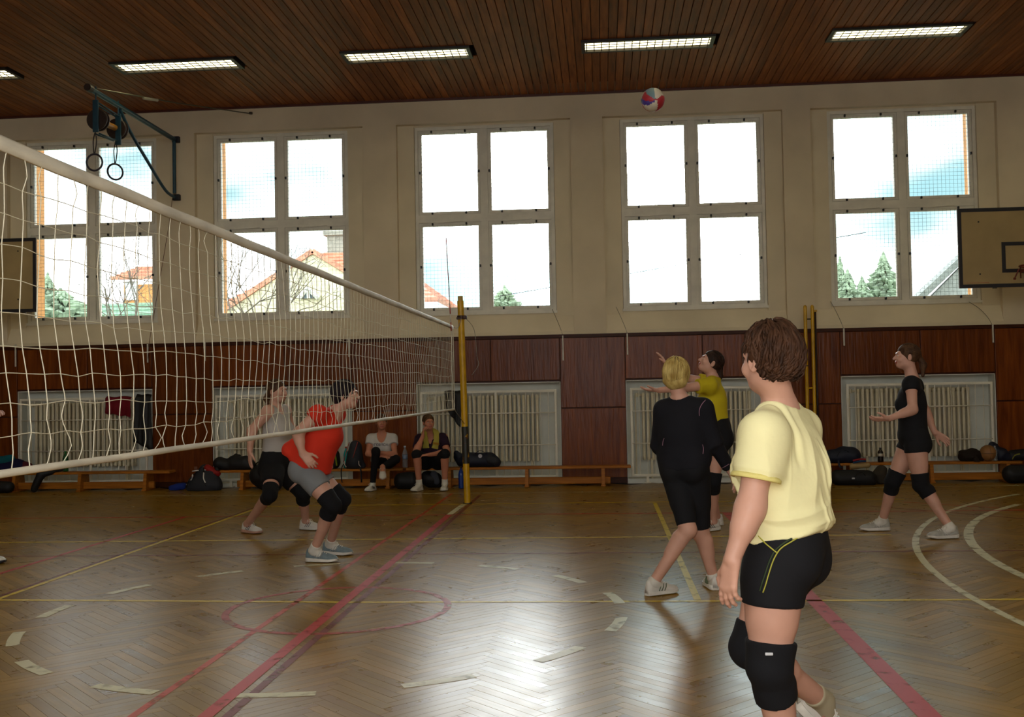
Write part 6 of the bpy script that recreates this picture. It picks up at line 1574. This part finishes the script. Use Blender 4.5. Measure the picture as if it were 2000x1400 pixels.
# street-facing gable wall with a small triangular dormer, hipped roof behind it
gl, gr_ = at(520, 604, HY)[0], at(700, 604, HY)[0]
wl = MB(); wl.bb(xl+1.2-base[0], xr-1.5-base[0], 0, 9, 0, ze+.5); 
gz = at(600, 528, HY)[2]+.5
wl.loft([[(gl-base[0]-1.6, -1.3, ze-1.5), (gr_-base[0]+2.4, -1.3, ze-1.5), (gr_-base[0]+2.4, -1.3, ze+.45), (at(628, 520, HY)[0]-base[0], -1.3, gz+.5), (gl-base[0]-1.6, -1.3, ze+.45)], [(gl-base[0]-1.6, 3, ze-1.5), (gr_-base[0]+2.4, 3, ze-1.5), (gr_-base[0]+2.4, 3, ze+.45), (at(628, 520, HY)[0]-base[0], 3, gz+.5), (gl-base[0]-1.6, 3, ze+.45)]])
wl.build('wall', WALLW, e)
tiled('roof_slope', (xl, HY-.6, ze+.5), (xr, HY-.6, ze+.5), ((p_pk[0], HY+4.5, zr+.9), (xp2, HY+4.5, zr+.9)), 16, TILE, e, base)
tiled('roof_slope', (xl, HY+9.6, ze+.5), (xl, HY-.6, ze+.5), ((p_pk[0], HY+4.5, zr+.9), (p_pk[0], HY+4.5, zr+.9)), 16, TILE, e, base)
tiled('roof_slope', (xr, HY-.6, ze+.5), (xr, HY+9.6, ze+.5), ((xp2, HY+4.5, zr+.9), (xp2, HY+4.5, zr+.9)), 16, TILE, e, base)
gpk = (at(628, 518, HY)[0], gz+.75)
for sx, xe in ((-1, gl-1.7), (1, gr_+2.5)):
    a = np.array([xe, HY-1.4, ze+.02]); b = np.array([gpk[0], HY-1.4, gpk[1]-.62])
    tiled('gable_slope', a, b, (a+np.array([0, .6, 0.0]), b+np.array([0, .6, 0.0])), 1, TILE, e, base)
dw = at(602, 572, HY-.4); q = MB(); a = at(583, 583, HY-1.4)-base; b = at(623, 582, HY-1.4)-base; c_ = at(601, 564, HY-1.4)-base
q.loft([[a, b, c_], [a+np.array([0, .25, 0]), b+np.array([0, .25, 0]), c_+np.array([0, .25, 0])]]); q.build('triangular_window', mat('dark_window_glass', '#4d5a5e', rough=.2), e)
q = MB(); q.tube([a, c_, b], .12, 6); q.tube([(a+b)/2, c_], .08, 6); q.build('window_surround', mat('pale_surround', '#d9d9d0'), e)
ch = at(662, 462, HY+4); q = MB(); cb = ch-base; q.bb(cb[0]-.45, cb[0]+.45, 3.6, 4.5, zr-1.5+.5, cb[2]); q.bb(cb[0]-.6, cb[0]+.6, 3.45, 4.65, cb[2], cb[2]+.2); q.build('chimney', mat('grey_chimney', '#8a8a80', rough=.9), e)
# grey roof through the last window
p0 = at(1800, 575, 34); p1 = at(1872, 508, 34); base = np.array([p1[0], 34, -.5]); e = empty('house', base, 'grey roofed building beyond the rightmost window, beside the backboard', 'house')
k_ = (p1-p0)/(p1[0]-p0[0]); top = p1+k_*3.2
tiled('roof_slope', (p0[0]-1.2, 33.6, p0[2]-k_[2]*1.2), (top[0], 33.6, top[2]), ((p0[0]-1.2, 35, p0[2]-k_[2]*1.2), (top[0], 35, top[2])), 1, GREYR, e, base)
r2 = top+np.array([7, 0, -7*k_[2]]); tiled('roof_slope', (top[0], 33.6, top[2]), (r2[0], 33.6, r2[2]), ((top[0], 35, top[2]), (r2[0], 35, r2[2])), 1, GREYR, e, base)
q = MB(); zb_ = p0[2]-k_[2]*1.0; q.bb(p0[0]-base[0]-.6, r2[0]-base[0]-.8, .2, 1.2, 0, zb_+.5); q.loft([[(p0[0]-base[0]-.6, .2, zb_+.4), (r2[0]-base[0]-.6, .2, zb_+.4), (top[0]-base[0], .2, top[2]+.4)], [(p0[0]-base[0]-.6, .5, zb_+.4), (r2[0]-base[0]-.6, .5, zb_+.4), (top[0]-base[0], .5, top[2]+.4)]]); q.build('wall', mat('grey_gable_render', '#8c918c', rough=.85), e)
# low green roof and orange gable seen through the first window
p0 = at(60, 603, 48); p1 = at(255, 603, 48); zt2 = at(150, 592, 48)[2]; base = np.array([(p0[0]+p1[0])/2, 48, -.5]); e = empty('house', base, 'low building with pale green roof beyond the leftmost window', 'house')
q = MB(); q.bb(p0[0]-base[0]-3, p1[0]-base[0]+2, .5, 7, 0, zt2+.5-1.0); q.build('wall', WALLW, e)
tiled('roof_slope', (p0[0]-3.4, 48, zt2-1.1), (p1[0]+2.4, 48, zt2-1.1), ((p0[0]-3.4, 51.5, zt2+.25), (p1[0]+2.4, 51.5, zt2+.25)), 5, mat('pale_green_roof', '#7fa088', rough=.7), e, base)
g0 = at(242, 556, 52); g1 = at(292, 552, 52); base = np.array([g1[0], 52, -.5]); e = empty('house', base, 'orange gabled house with pale window beyond the leftmost window', 'house')
q = MB(); q.bb(g0[0]-base[0], g0[0]-base[0]+2.2, 0, 6, 0, g0[2]-at(242, 582, 52)[2]+at(242, 582, 52)[2]+.5); q.build('wall', mat('orange_gable_paint', '#d99a5c', rough=.8), e)
tiled('roof_slope', (g0[0]-.5, 51.5, g0[2]+.3), (g0[0]+2.5, 51.5, g0[2]+.3), ((g0[0]-.5, 55, g0[2]+1.3), (g0[0]+2.5, 55, g0[2]+1.3)), 6, TILE, e, base)
wq = at(258, 568, 52)-base; MB().bevbox((wq[0], -.05, wq[2]), (.7, .1, 1.0), .02).build('window', mat('pale_pane', '#d8dde0', rough=.2), e)
# conifers
NEED = mat('spruce_needles', '#86987f', rough=.9, var=.3, scale=2); TRK = mat('conifer_trunk', '#4a3d30', rough=.95)
def conifer(px, ptop, Y, wpx, label, seed, zb=-.5):
    tp = at(px, ptop, Y); ht = tp[2]-zb; rg_ = np.random.RandomState(seed); R0 = wpx/2*(Y-CAM[1])/FOC
    e = empty('conifer', (tp[0], Y, zb), label, 'tree', 'conifers beyond the windows')
    MB().tube([(0, 0, 0), (0, 0, ht*.97)], [.14, .02], 6).build('trunk', TRK, e)
    mb = MB(); n = int(ht*8)
    hv = ht*.72; vis = max(.05, (tp[2]-at(px, 590, Y)[2])/hv); R0 = 1.6*R0/vis**.85
    for k in range(n):
        f_ = (k+.5)/n; z = ht-hv*f_-ht*.01; r = R0*(f_**.85)*(.8+.4*rg_.rand())
        m_ = 8+int(8*f_)
        a0 = rg_.rand()*6.28
        for q in range(m_):
            a = a0+q*2*PI/m_+rg_.normal(0, .15); rr = r*(.7+.5*rg_.rand()); d = np.array([math.cos(a), math.sin(a), 0]); sd = np.array([-d[1], d[0], 0]); w_ = .09*rr+.06
            c0 = np.array([0, 0, z+.12]); c1 = d*rr*.6+np.array([0, 0, z-.10*rr]); c2 = d*rr+np.array([0, 0, z-.02*rr-.1])
            mb.add([c0, c1+sd*w_, c2, c1-sd*w_, c1+np.array([0, 0, .10]), c1-np.array([0, 0, .22*rr+.08])], [(0, 1, 4), (1, 2, 4), (2, 3, 4), (3, 0, 4), (0, 5, 1), (1, 5, 2), (2, 5, 3), (3, 5, 0)])
    tag(mb.build('needle_boughs', NEED, e), kind='stuff')
conifer(1725, 490, 46, 62, 'tallest spruce through the rightmost window', 2); conifer(1683, 538, 46, 40, 'small spruce left of the tallest spruce in the rightmost window', 3); conifer(1655, 524, 44, 44, 'spruce touching the left edge of the rightmost window', 4); conifer(1640, 498, 49, 34, 'spruce half hidden by the left frame of the rightmost window', 5)
conifer(985, 556, 60, 46, 'small conifer low in the middle window, right pane', 6)
conifer(118, 562, 40, 84, 'bushy conifer low in the leftmost window, left pane', 7); conifer(93, 530, 44, 40, 'conifer against the left edge of the leftmost window', 8)
# bare trees
BARK = mat('bare_branch_bark', '#6d665c', rough=.95)
def bare(px, ptop, Y, label, seed, spread=.5):
    tp = at(px, ptop, Y); rg_ = np.random.RandomState(seed); e = empty('bare_tree', (tp[0], Y, -.5), label, 'tree', 'leafless trees beyond the windows'); ht = tp[2]+.5; mb = MB(); tw = MB()
    def grow(p, d, ln, r, dep, out):
        q = p+d*ln; mid = (p+q)/2+rg_.normal(0, ln*.06, 3); out.tube([p, mid, q], [r, r*.85, r*.65], 5 if dep < 2 else 3, cap=False)
        if dep >= 5: return
        for _ in range(3 if dep < 3 else 2):
            nd = nrm(d+rg_.normal(0, spread, 3)+np.array([0, 0, .25])); grow(q, nd, ln*(.62+.2*rg_.rand()), r*.6, dep+1, tw)
    grow(np.zeros(3), np.array([0, 0, 1.0]), ht*.36, .10, 0, mb)
    mb.build('trunk', BARK, e); tag(tw.build('branches', BARK, e), kind='stuff')
bare(462, 470, 33, 'bare winter tree left of the orange roof in the second window', 3); bare(505, 480, 36.5, 'farther bare winter tree in the second window', 5); bare(270, 478, 38, 'bare winter tree in the right pane of the leftmost window', 9, .4)
# the overhead wire
a = at(1225, 535, 30); b = at(1340, 515, 30); k_ = (b-a)
tag(MB().tube([a-k_*2.2, a, b, b+k_*3], .012, 5).build('overhead_wire', mat('black_wire', '#2a2a2a')), 'thin overhead wire crossing the lower fourth window outside', 'wire')
